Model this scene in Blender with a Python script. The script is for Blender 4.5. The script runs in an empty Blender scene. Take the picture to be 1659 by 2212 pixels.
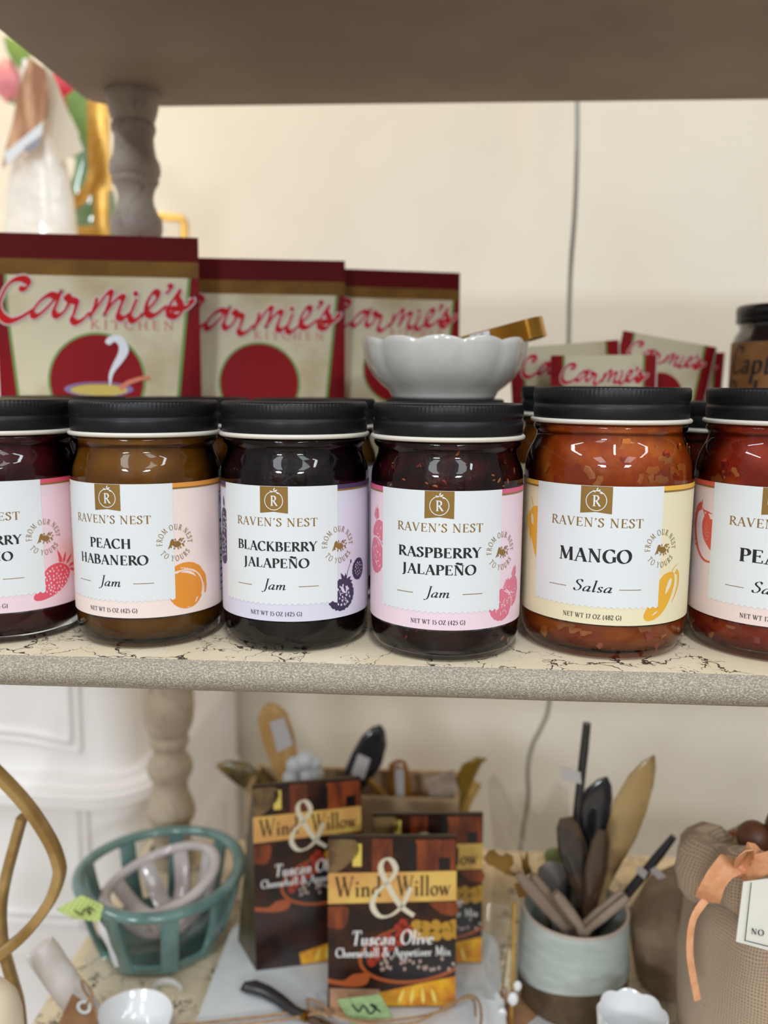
import bpy, bmesh, math, random
from mathutils import Vector, Matrix
from mathutils.geometry import tessellate_polygon
random.seed(7)
PI = math.pi
R = math.radians
sc = bpy.context.scene
col = sc.collection

# ------------------------------------------------------------------ camera
FPX, IW, IH = 1864.0, 1659.0, 2212.0
PITCH, YAW, ROLL = R(8.485), R(-3.465), R(0.4324)
CAM = Vector((0.0232, -0.4395, 0.1472))
FWD = Vector((math.sin(YAW)*math.cos(PITCH), math.cos(YAW)*math.cos(PITCH), -math.sin(PITCH)))
_r = Vector((math.cos(YAW), -math.sin(YAW), 0)); _u = _r.cross(FWD)
RGT = _r*math.cos(ROLL) + _u*math.sin(ROLL); UPV = -_r*math.sin(ROLL) + _u*math.cos(ROLL)
cd = bpy.data.cameras.new('camera'); co = bpy.data.objects.new('camera', cd); col.objects.link(co)
m = Matrix((RGT, UPV, -FWD)).transposed().to_4x4(); m.translation = CAM
co.matrix_world = m
cd.sensor_fit = 'HORIZONTAL'; cd.sensor_width = 36.0; cd.lens = 36.0*FPX/IW
cd.clip_start = 0.02; cd.clip_end = 50
cd.dof.use_dof = True; cd.dof.focus_distance = 0.455; cd.dof.aperture_fstop = 6.0
sc.camera = co

# ------------------------------------------------------------------ light
w = bpy.data.worlds.new('store_ambience'); sc.world = w; w.use_nodes = True
bg = w.node_tree.nodes['Background']; bg.inputs[0].default_value = (1.0, 0.985, 0.965, 1); bg.inputs[1].default_value = 0.37
def area(name, loc, sx, sy, power, color, target=None):
    l = bpy.data.lights.new(name, 'AREA'); l.shape = 'RECTANGLE'; l.size = sx; l.size_y = sy
    l.energy = power; l.color = color
    o = bpy.data.objects.new(name, l); col.objects.link(o); o.location = loc
    d = (Vector(target) - Vector(loc)) if target else Vector((0, 0, -1))
    o.rotation_euler = d.to_track_quat('-Z', 'Y').to_euler()
    return o
COOL = (0.88, 0.955, 1.0)
area('troffer_or_fill', (0.10, -0.95, 1.5), 0.08, 1.15, 16, COOL)
area('troffer_or_fill', (-1.45, -0.55, 1.5), 0.13, 1.15, 15, COOL)
area('troffer_or_fill', (1.45, -1.15, 1.5), 0.13, 1.15, 12, COOL)
area('troffer_or_fill', (-0.85, -2.3, 1.5), 0.5, 1.15, 14, COOL)
area('troffer_or_fill', (0.95, -2.3, 1.5), 0.5, 1.15, 12, COOL)
area('troffer_or_fill', (-1.3, -4.3, 1.5), 0.6, 1.2, 175, COOL)  # added fill, far back so its light reaches under the shelves
area('troffer_or_fill', (1.3, -4.3, 1.5), 0.6, 1.2, 122, COOL)  # added fill, right half of the same far pair
area('washer_or_fill', (-0.55, 0.52, 1.45), 0.30, 0.30, 9.8, (1.0, 0.72, 0.36))
area('washer_or_fill', (1.05, 0.40, 1.45), 0.30, 0.30, 7.4, (1.0, 0.90, 0.76))  # added fill to lift the right part of the wall
sc.view_settings.view_transform = 'Standard'; sc.view_settings.look = 'None'
sc.view_settings.exposure = -0.06; sc.view_settings.gamma = 1.0; sc.view_settings.use_curve_mapping = False

# ------------------------------------------------------------------ helpers
def s2l(c):
    c /= 255.0
    return c/12.92 if c <= 0.04045 else ((c+0.055)/1.055)**2.4
def C(r, g, b): return (s2l(r), s2l(g), s2l(b), 1.0)
def ray(px, py):
    return (FWD + RGT*((px-IW/2)/FPX) - UPV*((py-IH/2)/FPX))
def at(px, py, Y):
    d = ray(px, py); return CAM + d*((Y-CAM.y)/d.y)
def atz(px, py, Z):
    d = ray(px, py); return CAM + d*((Z-CAM.z)/d.z)

MATS = {}
def mat(name, c, rough=0.5, metal=0.0, spec=0.5, coat=0.0, c2=None, nscale=20.0, ncon=(0.4, 0.6), bump=None, sss=0.0,
        trans=0.0, alpha=1.0, stretch=None, detail=4.0, sheen=0.0):
    if name in MATS: return MATS[name]
    M = bpy.data.materials.new(name); M.use_nodes = True; MATS[name] = M
    nt = M.node_tree; N = nt.nodes; L = nt.links; b = N['Principled BSDF']
    b.inputs['Base Color'].default_value = c; b.inputs['Roughness'].default_value = rough
    b.inputs['Metallic'].default_value = metal; b.inputs['Specular IOR Level'].default_value = spec
    b.inputs['Coat Weight'].default_value = coat; b.inputs['Coat Roughness'].default_value = 0.05
    b.inputs['Subsurface Weight'].default_value = sss; b.inputs['Subsurface Scale'].default_value = 0.005
    b.inputs['Transmission Weight'].default_value = trans; b.inputs['Alpha'].default_value = alpha
    b.inputs['Sheen Weight'].default_value = sheen
    if c2 or bump:
        tc = N.new('ShaderNodeTexCoord'); mp = N.new('ShaderNodeMapping'); L.new(tc.outputs['Object'], mp.inputs[0])
        if stretch: mp.inputs['Scale'].default_value = stretch
    if c2:
        n = N.new('ShaderNodeTexNoise'); n.inputs['Scale'].default_value = nscale; n.inputs['Detail'].default_value = detail
        r = N.new('ShaderNodeValToRGB'); r.color_ramp.elements[0].position = ncon[0]; r.color_ramp.elements[1].position = ncon[1]
        r.color_ramp.elements[0].color = c; r.color_ramp.elements[1].color = c2
        L.new(mp.outputs[0], n.inputs['Vector']); L.new(n.outputs['Fac'], r.inputs[0]); L.new(r.outputs[0], b.inputs['Base Color'])
    if bump:
        n = N.new('ShaderNodeTexNoise'); n.inputs['Scale'].default_value = bump[0]; n.inputs['Detail'].default_value = 3
        bm_ = N.new('ShaderNodeBump'); bm_.inputs['Strength'].default_value = bump[1]; bm_.inputs['Distance'].default_value = bump[2] if len(bump) > 2 else 0.001
        L.new(mp.outputs[0], n.inputs['Vector']); L.new(n.outputs['Fac'], bm_.inputs['Height']); L.new(bm_.outputs[0], b.inputs['Normal'])
    return M

def crackle(name, base, base2, crack, scale=30.0, rough=0.55, amount=1.0):
    M = bpy.data.materials.new(name); M.use_nodes = True; MATS[name] = M
    nt = M.node_tree; N = nt.nodes; L = nt.links; b = N['Principled BSDF']
    b.inputs['Roughness'].default_value = rough; b.inputs['Specular IOR Level'].default_value = 0.35
    tc = N.new('ShaderNodeTexCoord')
    warp = N.new('ShaderNodeTexNoise'); warp.inputs['Scale'].default_value = scale*2.2; warp.inputs['Detail'].default_value = 3; warp.inputs['Roughness'].default_value = 0.55
    L.new(tc.outputs['Object'], warp.inputs['Vector'])
    mixv = N.new('ShaderNodeMix'); mixv.data_type = 'RGBA'; mixv.blend_type = 'LINEAR_LIGHT'; mixv.inputs[0].default_value = 0.016*30/scale
    L.new(tc.outputs['Object'], mixv.inputs[6]); L.new(warp.outputs['Color'], mixv.inputs[7])
    masks = []
    for k, (s, th) in enumerate(((1.0, 0.021), (1.9, 0.022))):
        v = N.new('ShaderNodeTexVoronoi'); v.feature = 'DISTANCE_TO_EDGE'; v.inputs['Scale'].default_value = scale*s
        L.new(mixv.outputs[2], v.inputs['Vector'])
        br = N.new('ShaderNodeTexNoise'); br.inputs['Scale'].default_value = scale*(1.1+k); br.inputs['Detail'].default_value = 2
        mv = N.new('ShaderNodeMapping'); mv.inputs['Location'].default_value = (3.1*k+1, 1.7, 0.4); L.new(tc.outputs['Object'], mv.inputs[0]); L.new(mv.outputs[0], br.inputs['Vector'])
        mr = N.new('ShaderNodeMapRange'); mr.inputs[1].default_value = 0.40+0.10*k; mr.inputs[2].default_value = 0.60+0.08*k; mr.inputs[3].default_value = 0.0; mr.inputs[4].default_value = th
        L.new(br.outputs['Fac'], mr.inputs[0])
        lt = N.new('ShaderNodeMath'); lt.operation = 'LESS_THAN'; L.new(v.outputs['Distance'], lt.inputs[0]); L.new(mr.outputs[0], lt.inputs[1])
        masks.append(lt)
    mx = N.new('ShaderNodeMath'); mx.operation = 'MAXIMUM'; L.new(masks[0].outputs[0], mx.inputs[0]); L.new(masks[1].outputs[0], mx.inputs[1])
    am = N.new('ShaderNodeMath'); am.operation = 'MULTIPLY'; am.inputs[1].default_value = amount; L.new(mx.outputs[0], am.inputs[0])
    tone = N.new('ShaderNodeTexNoise'); tone.inputs['Scale'].default_value = scale*0.5; tone.inputs['Detail'].default_value = 5
    L.new(tc.outputs['Object'], tone.inputs['Vector'])
    rp = N.new('ShaderNodeValToRGB'); rp.color_ramp.elements[0].position = 0.35; rp.color_ramp.elements[1].position = 0.65
    rp.color_ramp.elements[0].color = base; rp.color_ramp.elements[1].color = base2
    L.new(tone.outputs['Fac'], rp.inputs[0])
    mc = N.new('ShaderNodeMix'); mc.data_type = 'RGBA'; L.new(am.outputs[0], mc.inputs[0]); L.new(rp.outputs[0], mc.inputs[6]); mc.inputs[7].default_value = crack
    L.new(mc.outputs[2], b.inputs['Base Color'])
    fine = N.new('ShaderNodeTexNoise'); fine.inputs['Scale'].default_value = 700; L.new(tc.outputs['Object'], fine.inputs['Vector'])
    hs = N.new('ShaderNodeMath'); hs.operation = 'MULTIPLY_ADD'; hs.inputs[1].default_value = -0.6; L.new(mx.outputs[0], hs.inputs[0]); L.new(fine.outputs['Fac'], hs.inputs[2])
    bp = N.new('ShaderNodeBump'); bp.inputs['Strength'].default_value = 0.25; bp.inputs['Distance'].default_value = 0.0006
    L.new(hs.outputs[0], bp.inputs['Height']); L.new(bp.outputs[0], b.inputs['Normal'])
    return M

def thin_glass(name, tint=(1, 1, 1, 1), rough=0.02, ior=1.5, bump=None, gl=1.0):
    M = bpy.data.materials.new(name); M.use_nodes = True; MATS[name] = M
    nt = M.node_tree; N = nt.nodes; L = nt.links
    for n in list(N):
        if n.type == 'BSDF_PRINCIPLED': N.remove(n)
    out = [n for n in N if n.type == 'OUTPUT_MATERIAL'][0]
    t = N.new('ShaderNodeBsdfTransparent'); t.inputs[0].default_value = tint
    g = N.new('ShaderNodeBsdfGlossy'); g.inputs['Roughness'].default_value = rough; g.inputs['Color'].default_value = (gl, gl, gl, 1)
    f = N.new('ShaderNodeFresnel'); f.inputs[0].default_value = ior
    mx = N.new('ShaderNodeMixShader'); L.new(f.outputs[0], mx.inputs[0]); L.new(t.outputs[0], mx.inputs[1]); L.new(g.outputs[0], mx.inputs[2])
    L.new(mx.outputs[0], out.inputs[0])
    if bump:
        tc = N.new('ShaderNodeTexCoord'); n = N.new('ShaderNodeTexNoise'); n.inputs['Scale'].default_value = bump[0]
        b = N.new('ShaderNodeBump'); b.inputs['Strength'].default_value = bump[1]; b.inputs['Distance'].default_value = bump[2]
        L.new(tc.outputs['Object'], n.inputs['Vector']); L.new(n.outputs['Fac'], b.inputs['Height'])
        L.new(b.outputs[0], g.inputs['Normal']); L.new(b.outputs[0], f.inputs['Normal'])
    return M

def empty(name, label, cat, loc=(0, 0, 0), rz=0.0, group=None):
    o = bpy.data.objects.new(name, None); col.objects.link(o); o.location = loc; o.rotation_euler = (0, 0, rz)
    o.empty_display_size = 0.01
    o['label'] = label; o['category'] = cat
    if group: o['group'] = group
    return o
def tag(o, label, cat, group=None):
    o['label'] = label; o['category'] = cat
    if group: o['group'] = group
    return o

class MB:
    def __init__(s): s.v = []; s.f = []
    def add(s, vs, fs):
        o = len(s.v); s.v += [tuple(p) for p in vs]; s.f += [tuple(i+o for i in f) for f in fs]; return s
    def box(s, a, b):
        x0, y0, z0 = a; x1, y1, z1 = b
        return s.add([(x0,y0,z0),(x1,y0,z0),(x1,y1,z0),(x0,y1,z0),(x0,y0,z1),(x1,y0,z1),(x1,y1,z1),(x0,y1,z1)],
                     [(0,3,2,1),(4,5,6,7),(0,1,5,4),(1,2,6,5),(2,3,7,6),(3,0,4,7)])
    def lathe(s, prof, n=48, fr=None, origin=(0, 0, 0), closed=False):
        """prof: list of (r, z); fr(r, z, a, i) may change (r, z)"""
        vs = []; fs = []; ox, oy, oz = origin
        for i, (r, z) in enumerate(prof):
            for k in range(n):
                a = 2*PI*k/n; rr, zz = (r, z) if fr is None else fr(r, z, a, i)
                vs.append((ox+rr*math.cos(a), oy+rr*math.sin(a), oz+zz))
        m_ = len(prof); rng = m_ if closed else m_-1
        for i in range(rng):
            j = (i+1) % m_
            for k in range(n):
                k2 = (k+1) % n
                fs.append((i*n+k, i*n+k2, j*n+k2, j*n+k))
        if not closed:
            if prof[0][0] > 1e-6: fs.append(tuple(range(n-1, -1, -1)))
            if prof[-1][0] > 1e-6: fs.append(tuple((m_-1)*n+k for k in range(n)))
        return s.add(vs, fs)
    def loft(s, pts, side, ws, ts, n=10, sq=2.0, cap=True):
        """tapered elliptical body along pts; side = width direction (or a list)"""
        pts = [Vector(p) for p in pts]; m_ = len(pts); vs = []; fs = []
        for i, p in enumerate(pts):
            t = (pts[min(i+1, m_-1)] - pts[max(i-1, 0)])
            t = t.normalized() if t.length > 1e-9 else Vector((0, 0, 1))
            sd = Vector(side[i] if isinstance(side, list) else side); sd = sd - t*sd.dot(t)
            sd = sd.normalized() if sd.length > 1e-6 else t.orthogonal().normalized()
            nm = t.cross(sd)
            wi = ws[i] if isinstance(ws, (list, tuple)) else ws; ti = ts[i] if isinstance(ts, (list, tuple)) else ts
            for k in range(n):
                a = 2*PI*(k+0.5)/n; ca, sa = math.cos(a), math.sin(a)
                e = 2.0/sq
                vs.append(p + sd*(wi*math.copysign(abs(ca)**e, ca)) + nm*(ti*math.copysign(abs(sa)**e, sa)))
        for i in range(m_-1):
            for k in range(n):
                k2 = (k+1) % n; fs.append((i*n+k, i*n+k2, (i+1)*n+k2, (i+1)*n+k))
        if cap:
            fs.append(tuple(range(n-1, -1, -1))); fs.append(tuple((m_-1)*n+k for k in range(n)))
        return s.add(vs, fs)
    def tube(s, pts, r, n=8, closed=False):
        pts = [Vector(p) for p in pts]; m_ = len(pts); vs = []; fs = []; up = Vector((0.13, 0.27, 0.95)); prev = None
        for i, p in enumerate(pts):
            if closed: t = pts[(i+1) % m_] - pts[i-1]
            else: t = pts[min(i+1, m_-1)] - pts[max(i-1, 0)]
            t = t.normalized()
            a = (prev if prev else up); sd = a - t*a.dot(t)
            if sd.length < 1e-5: sd = t.orthogonal()
            sd.normalize(); prev = sd; nm = t.cross(sd); ri = r[i] if isinstance(r, (list, tuple)) else r
            for k in range(n):
                g = 2*PI*k/n; vs.append(p + sd*(ri*math.cos(g)) + nm*(ri*math.sin(g)))
        for i in range(m_ if closed else m_-1):
            j = (i+1) % m_
            for k in range(n):
                k2 = (k+1) % n; fs.append((i*n+k, i*n+k2, j*n+k2, j*n+k))
        if not closed:
            fs.append(tuple(range(n-1, -1, -1))); fs.append(tuple((m_-1)*n+k for k in range(n)))
        return s.add(vs, fs)
    def card(s, q, th):
        """thin box on a quad q (4 points), thickness th along its normal"""
        q = [Vector(p) for p in q]; nm = (q[1]-q[0]).cross(q[3]-q[0]).normalized()*th
        vs = q + [p-nm for p in q]
        return s.add(vs, [(0,1,2,3),(7,6,5,4),(0,4,5,1),(1,5,6,2),(2,6,7,3),(3,7,4,0)])
    def prism(s, poly, axis, d):
        """extrude a 3D polygon by vector d"""
        n = len(poly); d = Vector(d); poly = [Vector(p) for p in poly]
        tri = tessellate_polygon([poly]); vs = poly + [p+d for p in poly]
        fs = [tuple(t) for t in tri] + [tuple(n+i for i in reversed(t)) for t in tri]
        fs += [(i, (i+1) % n, n+(i+1) % n, n+i) for i in range(n)]
        return s.add(vs, fs)
    def grid(s, f, nu, nv, closed_u=False):
        vs = [f(i/nu, j/nv) for j in range(nv+1) for i in range(nu+1)]
        fs = [(j*(nu+1)+i, j*(nu+1)+i+1, (j+1)*(nu+1)+i+1, (j+1)*(nu+1)+i) for j in range(nv) for i in range(nu)]
        return s.add(vs, fs)
    def sphere(s, c, rx, ry=None, rz=None, n=16, m_=10):
        ry = rx if ry is None else ry; rz = rx if rz is None else rz
        vs = [(c[0], c[1], c[2]-rz)]; fs = []
        for i in range(1, m_):
            p = -PI/2 + PI*i/m_
            for k in range(n):
                a = 2*PI*k/n; vs.append((c[0]+rx*math.cos(p)*math.cos(a), c[1]+ry*math.cos(p)*math.sin(a), c[2]+rz*math.sin(p)))
        vs.append((c[0], c[1], c[2]+rz)); last = len(vs)-1
        for k in range(n): fs.append((0, 1+(k+1) % n, 1+k)); fs.append((last, last-n+k, last-n+(k+1) % n))
        for i in range(m_-2):
            for k in range(n):
                a = 1+i*n+k; b = 1+i*n+(k+1) % n; fs.append((a, b, b+n, a+n))
        return s.add(vs, fs)
    def mesh(s, name, smooth=True, ang=35, fix=True):
        me = bpy.data.meshes.new(name); me.from_pydata(s.v, [], s.f)
        if fix:
            b = bmesh.new(); b.from_mesh(me); bmesh.ops.recalc_face_normals(b, faces=b.faces); b.to_mesh(me); b.free()
        if smooth:
            me.polygons.foreach_set('use_smooth', [True]*len(me.polygons))
            me.set_sharp_from_angle(angle=R(ang))
        me.update(); return me
    def build(s, name, material, parent=None, smooth=True, ang=35, local=False, fix=True):
        """geometry given in world space unless local; stored relative to the parent"""
        if parent is not None and not local:
            inv = wmat(parent).inverted(); s.v = [tuple(inv @ Vector(p)) for p in s.v]
        me = s.mesh(name, smooth, ang, fix)
        me.materials.append(material)
        o = bpy.data.objects.new(name, me); col.objects.link(o)
        if parent is not None: o.parent = parent
        return o
def wmat(o):
    m_ = Matrix.LocRotScale(o.location, o.rotation_euler, o.scale)
    return (wmat(o.parent) @ m_) if o.parent else m_
def put(name, me, material, parent):
    o = bpy.data.objects.new(name, me); col.objects.link(o); o.parent = parent
    if material is not None:
        if not me.materials: me.materials.append(material)
        elif me.materials[0] != material:
            o.material_slots[0].link = 'OBJECT'; o.material_slots[0].material = material
    return o

# ------------------------------------------------------------------ lettering (own stroke alphabet)
def cr(pts, n=6):
    """smooth curve through points"""
    P = [pts[0]] + list(pts) + [pts[-1]]; out = []
    for i in range(1, len(P)-2):
        p0, p1, p2, p3 = P[i-1], P[i], P[i+1], P[i+2]
        for k in range(n):
            t = k/n
            out.append(tuple(0.5*((2*p1[j]) + (-p0[j]+p2[j])*t + (2*p0[j]-5*p1[j]+4*p2[j]-p3[j])*t*t + (-p0[j]+3*p1[j]-3*p2[j]+p3[j])*t**3) for j in range(len(p1))))
    out.append(tuple(P[-2])); return out
def arc(cx, cy, rx, ry, a0, a1, n=12):
    return [(cx+rx*math.cos(R(a0+(a1-a0)*i/n)), cy+ry*math.sin(R(a0+(a1-a0)*i/n))) for i in range(n+1)]
def sweep(pts, wf):
    q = [pts[0]]
    for p in pts[1:]:
        if abs(p[0]-q[-1][0]) + abs(p[1]-q[-1][1]) > 1e-6: q.append(p)
    L = []; n = len(q)
    for i in range(n):
        a = q[max(i-1, 0)]; b = q[min(i+1, n-1)]; dx, dy = b[0]-a[0], b[1]-a[1]; l = math.hypot(dx, dy) or 1
        h = wf(math.atan2(dy, dx), i/(n-1) if n > 1 else 0)/2
        L.append(((q[i][0]-dy/l*h, q[i][1]+dx/l*h), (q[i][0]+dy/l*h, q[i][1]-dx/l*h)))
    return [[L[i][0], L[i][1], L[i+1][1], L[i+1][0]] for i in range(n-1)]
def st(x, y0=0.0, y1=1.0): return ('k', [(x, y0), (x, y1)])
def th(*p): return ('t', list(p))
def pn(p): return ('p', p)
SER = 's'
def sf(x, y, wd=0.24): return (SER, [(x-wd/2, y), (x+wd/2, y)])
def tk(x, y0, y1): return ('t', [(x, y0), (x, y1)])
XH = 0.46
G = {
 'A': (.76, [th((.10,0),(.38,1)), ('k', [(.37,1),(.67,0)]), th((.2,.34),(.56,.34)), sf(.10,0,.22), sf(.66,0,.26)]),
 'B': (.68, [st(.17), pn([(.17,.97),(.34,.97)]+arc(.34,.75,.19,.22,90,-90)+[(.17,.53)]), pn([(.17,.53),(.36,.53)]+arc(.36,.28,.24,.25,90,-90)+[(.17,.03)]), sf(.13,.985,.2), sf(.13,.015,.2)]),
 'C': (.74, [pn(arc(.43,.5,.34,.49,48,312,20)), tk(.66,.72,.98), tk(.67,.06,.2)]),
 'D': (.80, [st(.17), pn([(.17,.97),(.36,.97)]+arc(.36,.5,.36,.47,90,-90,16)+[(.17,.03)]), sf(.13,.985,.2), sf(.13,.015,.2)]),
 'E': (.63, [st(.17), th((.08,.97),(.55,.97)), th((.17,.52),(.45,.52)), th((.08,.03),(.58,.03)), tk(.55,.8,.98), tk(.45,.42,.62), tk(.58,.02,.22)]),
 'F': (.60, [st(.17), th((.08,.97),(.55,.97)), th((.17,.5),(.45,.5)), tk(.55,.78,.98), tk(.45,.4,.6), sf(.17,.015,.26)]),
 'G': (.80, [pn(arc(.43,.5,.34,.49,48,300,20)), tk(.66,.72,.98), ('k', [(.67,.06),(.67,.42)]), sf(.67,.43,.22)]),
 'H': (.82, [st(.17), st(.65), th((.17,.51),(.65,.51)), sf(.17,.985), sf(.17,.015), sf(.65,.985), sf(.65,.015)]),
 'I': (.36, [st(.18), sf(.18,.985), sf(.18,.015)]),
 'J': (.38, [('p', [(.2,1),(.2,.1),(.17,-.1),(.08,-.2),(0,-.18)]), sf(.2,.985)]),
 'K': (.74, [st(.17), th((.18,.45),(.58,.97)), ('k', [(.30,.6),(.66,.02)]), sf(.17,.985), sf(.17,.015), sf(.58,.985,.22), sf(.66,.015,.2)]),
 'L': (.60, [st(.17), th((.06,.03),(.55,.03)), tk(.55,.02,.24), sf(.17,.985)]),
 'M': (.96, [th((.15,0),(.18,1)), ('k', [(.18,1),(.48,.08)]), th((.46,.05),(.76,1)), ('k', [(.78,1),(.81,0)]), sf(.14,.015,.2), sf(.81,.015,.24), sf(.14,.985,.14), sf(.8,.985,.16)]),
 'N': (.84, [th((.16,0),(.16,1)), ('k', [(.16,1),(.68,.02)]), th((.68,0),(.68,1)), sf(.16,.015,.2), sf(.68,.985,.2), sf(.1,.985,.12)]),
 'O': (.84, [pn(arc(.42,.5,.35,.49,0,360,28))]),
 'P': (.62, [st(.17), pn([(.17,.97),(.33,.97)]+arc(.33,.72,.22,.25,90,-90)+[(.17,.47)]), sf(.13,.985,.2), sf(.17,.015,.28)]),
 'R': (.70, [st(.17), pn([(.17,.97),(.33,.97)]+arc(.33,.74,.21,.23,90,-90)+[(.17,.51)]), ('k', [(.33,.51),(.66,.02)]), sf(.13,.985,.2), sf(.17,.015,.26), sf(.68,.015,.16)]),
 'S': (.56, [pn(cr([(.45,.82),(.38,.95),(.26,.98),(.13,.88),(.13,.72),(.27,.57),(.42,.43),(.46,.25),(.36,.06),(.22,.02),(.11,.08),(.07,.22)])), tk(.46,.74,.97), tk(.07,.04,.26)]),
 'T': (.68, [st(.34), th((.04,.97),(.64,.97)), tk(.04,.76,.98), tk(.64,.76,.98), sf(.34,.015)]),
 'U': (.80, [('k', [(.17,1),(.17,.3)]), pn(arc(.40,.3,.23,.29,180,360,14)), th((.63,.3),(.63,1)), sf(.17,.985), sf(.63,.985,.2)]),
 'V': (.74, [('k', [(.10,1),(.38,.02)]), th((.37,.02),(.65,1)), sf(.10,.985,.24), sf(.65,.985,.2)]),
 'W': (1.05, [('k', [(.08,1),(.32,.02)]), th((.31,.02),(.53,.9)), ('k', [(.46,1),(.72,.02)]), th((.71,.02),(.96,1)), sf(.08,.985,.22), sf(.5,.985,.2), sf(.96,.985,.18)]),
 'X': (.74, [('k', [(.12,1),(.64,0)]), th((.10,0),(.62,1)), sf(.12,.985,.2), sf(.62,.985,.18), sf(.1,.015,.18), sf(.64,.015,.2)]),
 'Y': (.70, [('k', [(.08,1),(.35,.48)]), th((.34,.48),(.62,1)), st(.35,0,.5), sf(.08,.985,.22), sf(.62,.985,.2), sf(.35,.015)]),
 'Z': (.66, [th((.08,.97),(.58,.97)), ('k', [(.56,.96),(.08,.03)]), th((.08,.03),(.6,.03)), tk(.08,.78,.98), tk(.6,.02,.22)]),
 '1': (.40, [st(.22), th((.08,.85),(.22,.97)), sf(.22,.015)]),
 '2': (.54, [pn(cr([(.08,.76),(.14,.93),(.27,.98),(.42,.88),(.42,.68),(.25,.35),(.07,.04)])), ('k', [(.07,.05),(.47,.05)]), tk(.48,.04,.2)]),
 '4': (.58, [st(.38), th((.38,.98),(.04,.3)), th((.04,.3),(.54,.3)), sf(.38,.015,.2)]),
 '5': (.52, [th((.14,.96),(.45,.96)), th((.14,.96),(.11,.55)), pn(cr([(.11,.55),(.24,.62),(.40,.54),(.45,.33),(.37,.09),(.2,.01),(.07,.09)]))]),
 '7': (.54, [th((.06,.95),(.5,.95)), ('k', [(.48,.95),(.2,0)]), tk(.06,.78,.96)]),
 '8': (.54, [pn(arc(.27,.75,.17,.23,0,360,18)), pn(arc(.27,.27,.21,.26,0,360,18))]),
 '0': (.56, [pn(arc(.28,.5,.22,.49,0,360,22))]),
 '(': (.34, [pn(arc(.40,.42,.28,.66,125,235,10))]),
 ')': (.34, [pn(arc(-.06,.42,.28,.66,55,-55,10))]),
 "'": (.24, [('k', [(.14,.98),(.13,.86)]), th((.15,.9),(.07,.72))]),
 '&': (.86, [pn(cr([(.74,.5),(.6,.2),(.4,.03),(.2,.02),(.08,.2),(.16,.42),(.38,.62),(.48,.8),(.4,.96),(.28,.97),(.22,.82),(.34,.55),(.56,.2),(.8,.02)]))]),
 ' ': (.30, []),
 'a': (.50, [pn(cr([(.09,.38),(.2,.46),(.33,.43),(.36,.3)])), st(.36,.02,.32), pn(cr([(.36,.27),(.2,.24),(.08,.13),(.14,.02),(.26,.03),(.36,.12)])), th((.36,.03),(.45,.03))]),
 'b': (.54, [st(.13,0,1), pn(arc(.28,.23,.18,.22,0,360,16)), sf(.08,.97,.14)]),
 'c': (.44, [pn(arc(.25,.23,.18,.22,50,310,14)), tk(.37,.3,.42)]),
 'd': (.54, [st(.40,0,1), pn(arc(.24,.23,.18,.22,0,360,16)), sf(.35,.97,.14), sf(.45,.015,.14)]),
 'e': (.46, [pn(arc(.24,.23,.18,.22,10,320,16)), th((.07,.26),(.41,.26))]),
 'h': (.58, [st(.13,0,1), pn(cr([(.13,.33),(.24,.45),(.36,.44),(.42,.32)])), st(.42,0,.33), sf(.08,.97,.14), sf(.13,.015,.22), sf(.42,.015,.22)]),
 'i': (.30, [st(.15,0,.46), sf(.10,.45,.14), sf(.15,.015,.22), ('k', [(.15,.62),(.15,.74)])]),
 'l': (.30, [st(.15,0,1), sf(.10,.97,.14), sf(.15,.015,.22)]),
 'm': (.86, [st(.13,0,.46), pn(cr([(.13,.33),(.24,.45),(.35,.44),(.41,.32)])), st(.41,0,.33), pn(cr([(.41,.33),(.52,.45),(.63,.44),(.69,.32)])), st(.69,0,.33), sf(.08,.45,.12), sf(.13,.015,.2), sf(.41,.015,.2), sf(.69,.015,.2)]),
 'n': (.58, [st(.13,0,.46), pn(cr([(.13,.33),(.24,.45),(.36,.44),(.42,.32)])), st(.42,0,.33), sf(.08,.45,.12), sf(.13,.015,.22), sf(.42,.015,.22)]),
 'o': (.52, [pn(arc(.26,.23,.19,.22,0,360,18))]),
 'p': (.54, [st(.13,-.35,.46), pn(arc(.28,.23,.18,.22,0,360,16)), sf(.08,.45,.12), sf(.13,-.34,.22)]),
 'r': (.42, [st(.13,0,.46), pn(cr([(.13,.3),(.2,.41),(.3,.45),(.36,.4)])), sf(.08,.45,.12), sf(.13,.015,.22)]),
 's': (.40, [pn(cr([(.31,.36),(.25,.45),(.15,.45),(.09,.36),(.16,.26),(.27,.2),(.32,.11),(.24,.01),(.13,.01),(.06,.11)]))]),
 't': (.34, [st(.15,.08,.62), th((.03,.45),(.3,.45)), pn(cr([(.15,.1),(.18,.01),(.24,.0),(.32,.06)]))]),
 'u': (.58, [st(.13,.12,.46), pn(cr([(.13,.14),(.2,.01),(.32,.03),(.42,.14)])), st(.42,0,.46), sf(.08,.45,.12), sf(.37,.45,.12), sf(.46,.015,.12)]),
 'v': (.48, [('k', [(.07,.46),(.24,.01)]), th((.24,.01),(.41,.46)), sf(.07,.45,.2), sf(.41,.45,.16)]),
 'w': (.72, [('k', [(.07,.46),(.22,.01)]), th((.22,.01),(.36,.44)), ('k', [(.34,.46),(.49,.01)]), th((.49,.01),(.64,.46)), sf(.07,.45,.18), sf(.36,.45,.16), sf(.64,.45,.16)]),
 'x': (.48, [('k', [(.08,.46),(.40,0)]), th((.07,0),(.39,.46)), sf(.08,.45,.16), sf(.39,.45,.14), sf(.07,.015,.14), sf(.4,.015,.16)]),
 'y': (.48, [('k', [(.07,.46),(.25,.02)]), th((.42,.46),(.2,-.22)), th((.2,-.22),(.06,-.26)), sf(.07,.45,.18), sf(.42,.45,.16)]),
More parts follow.
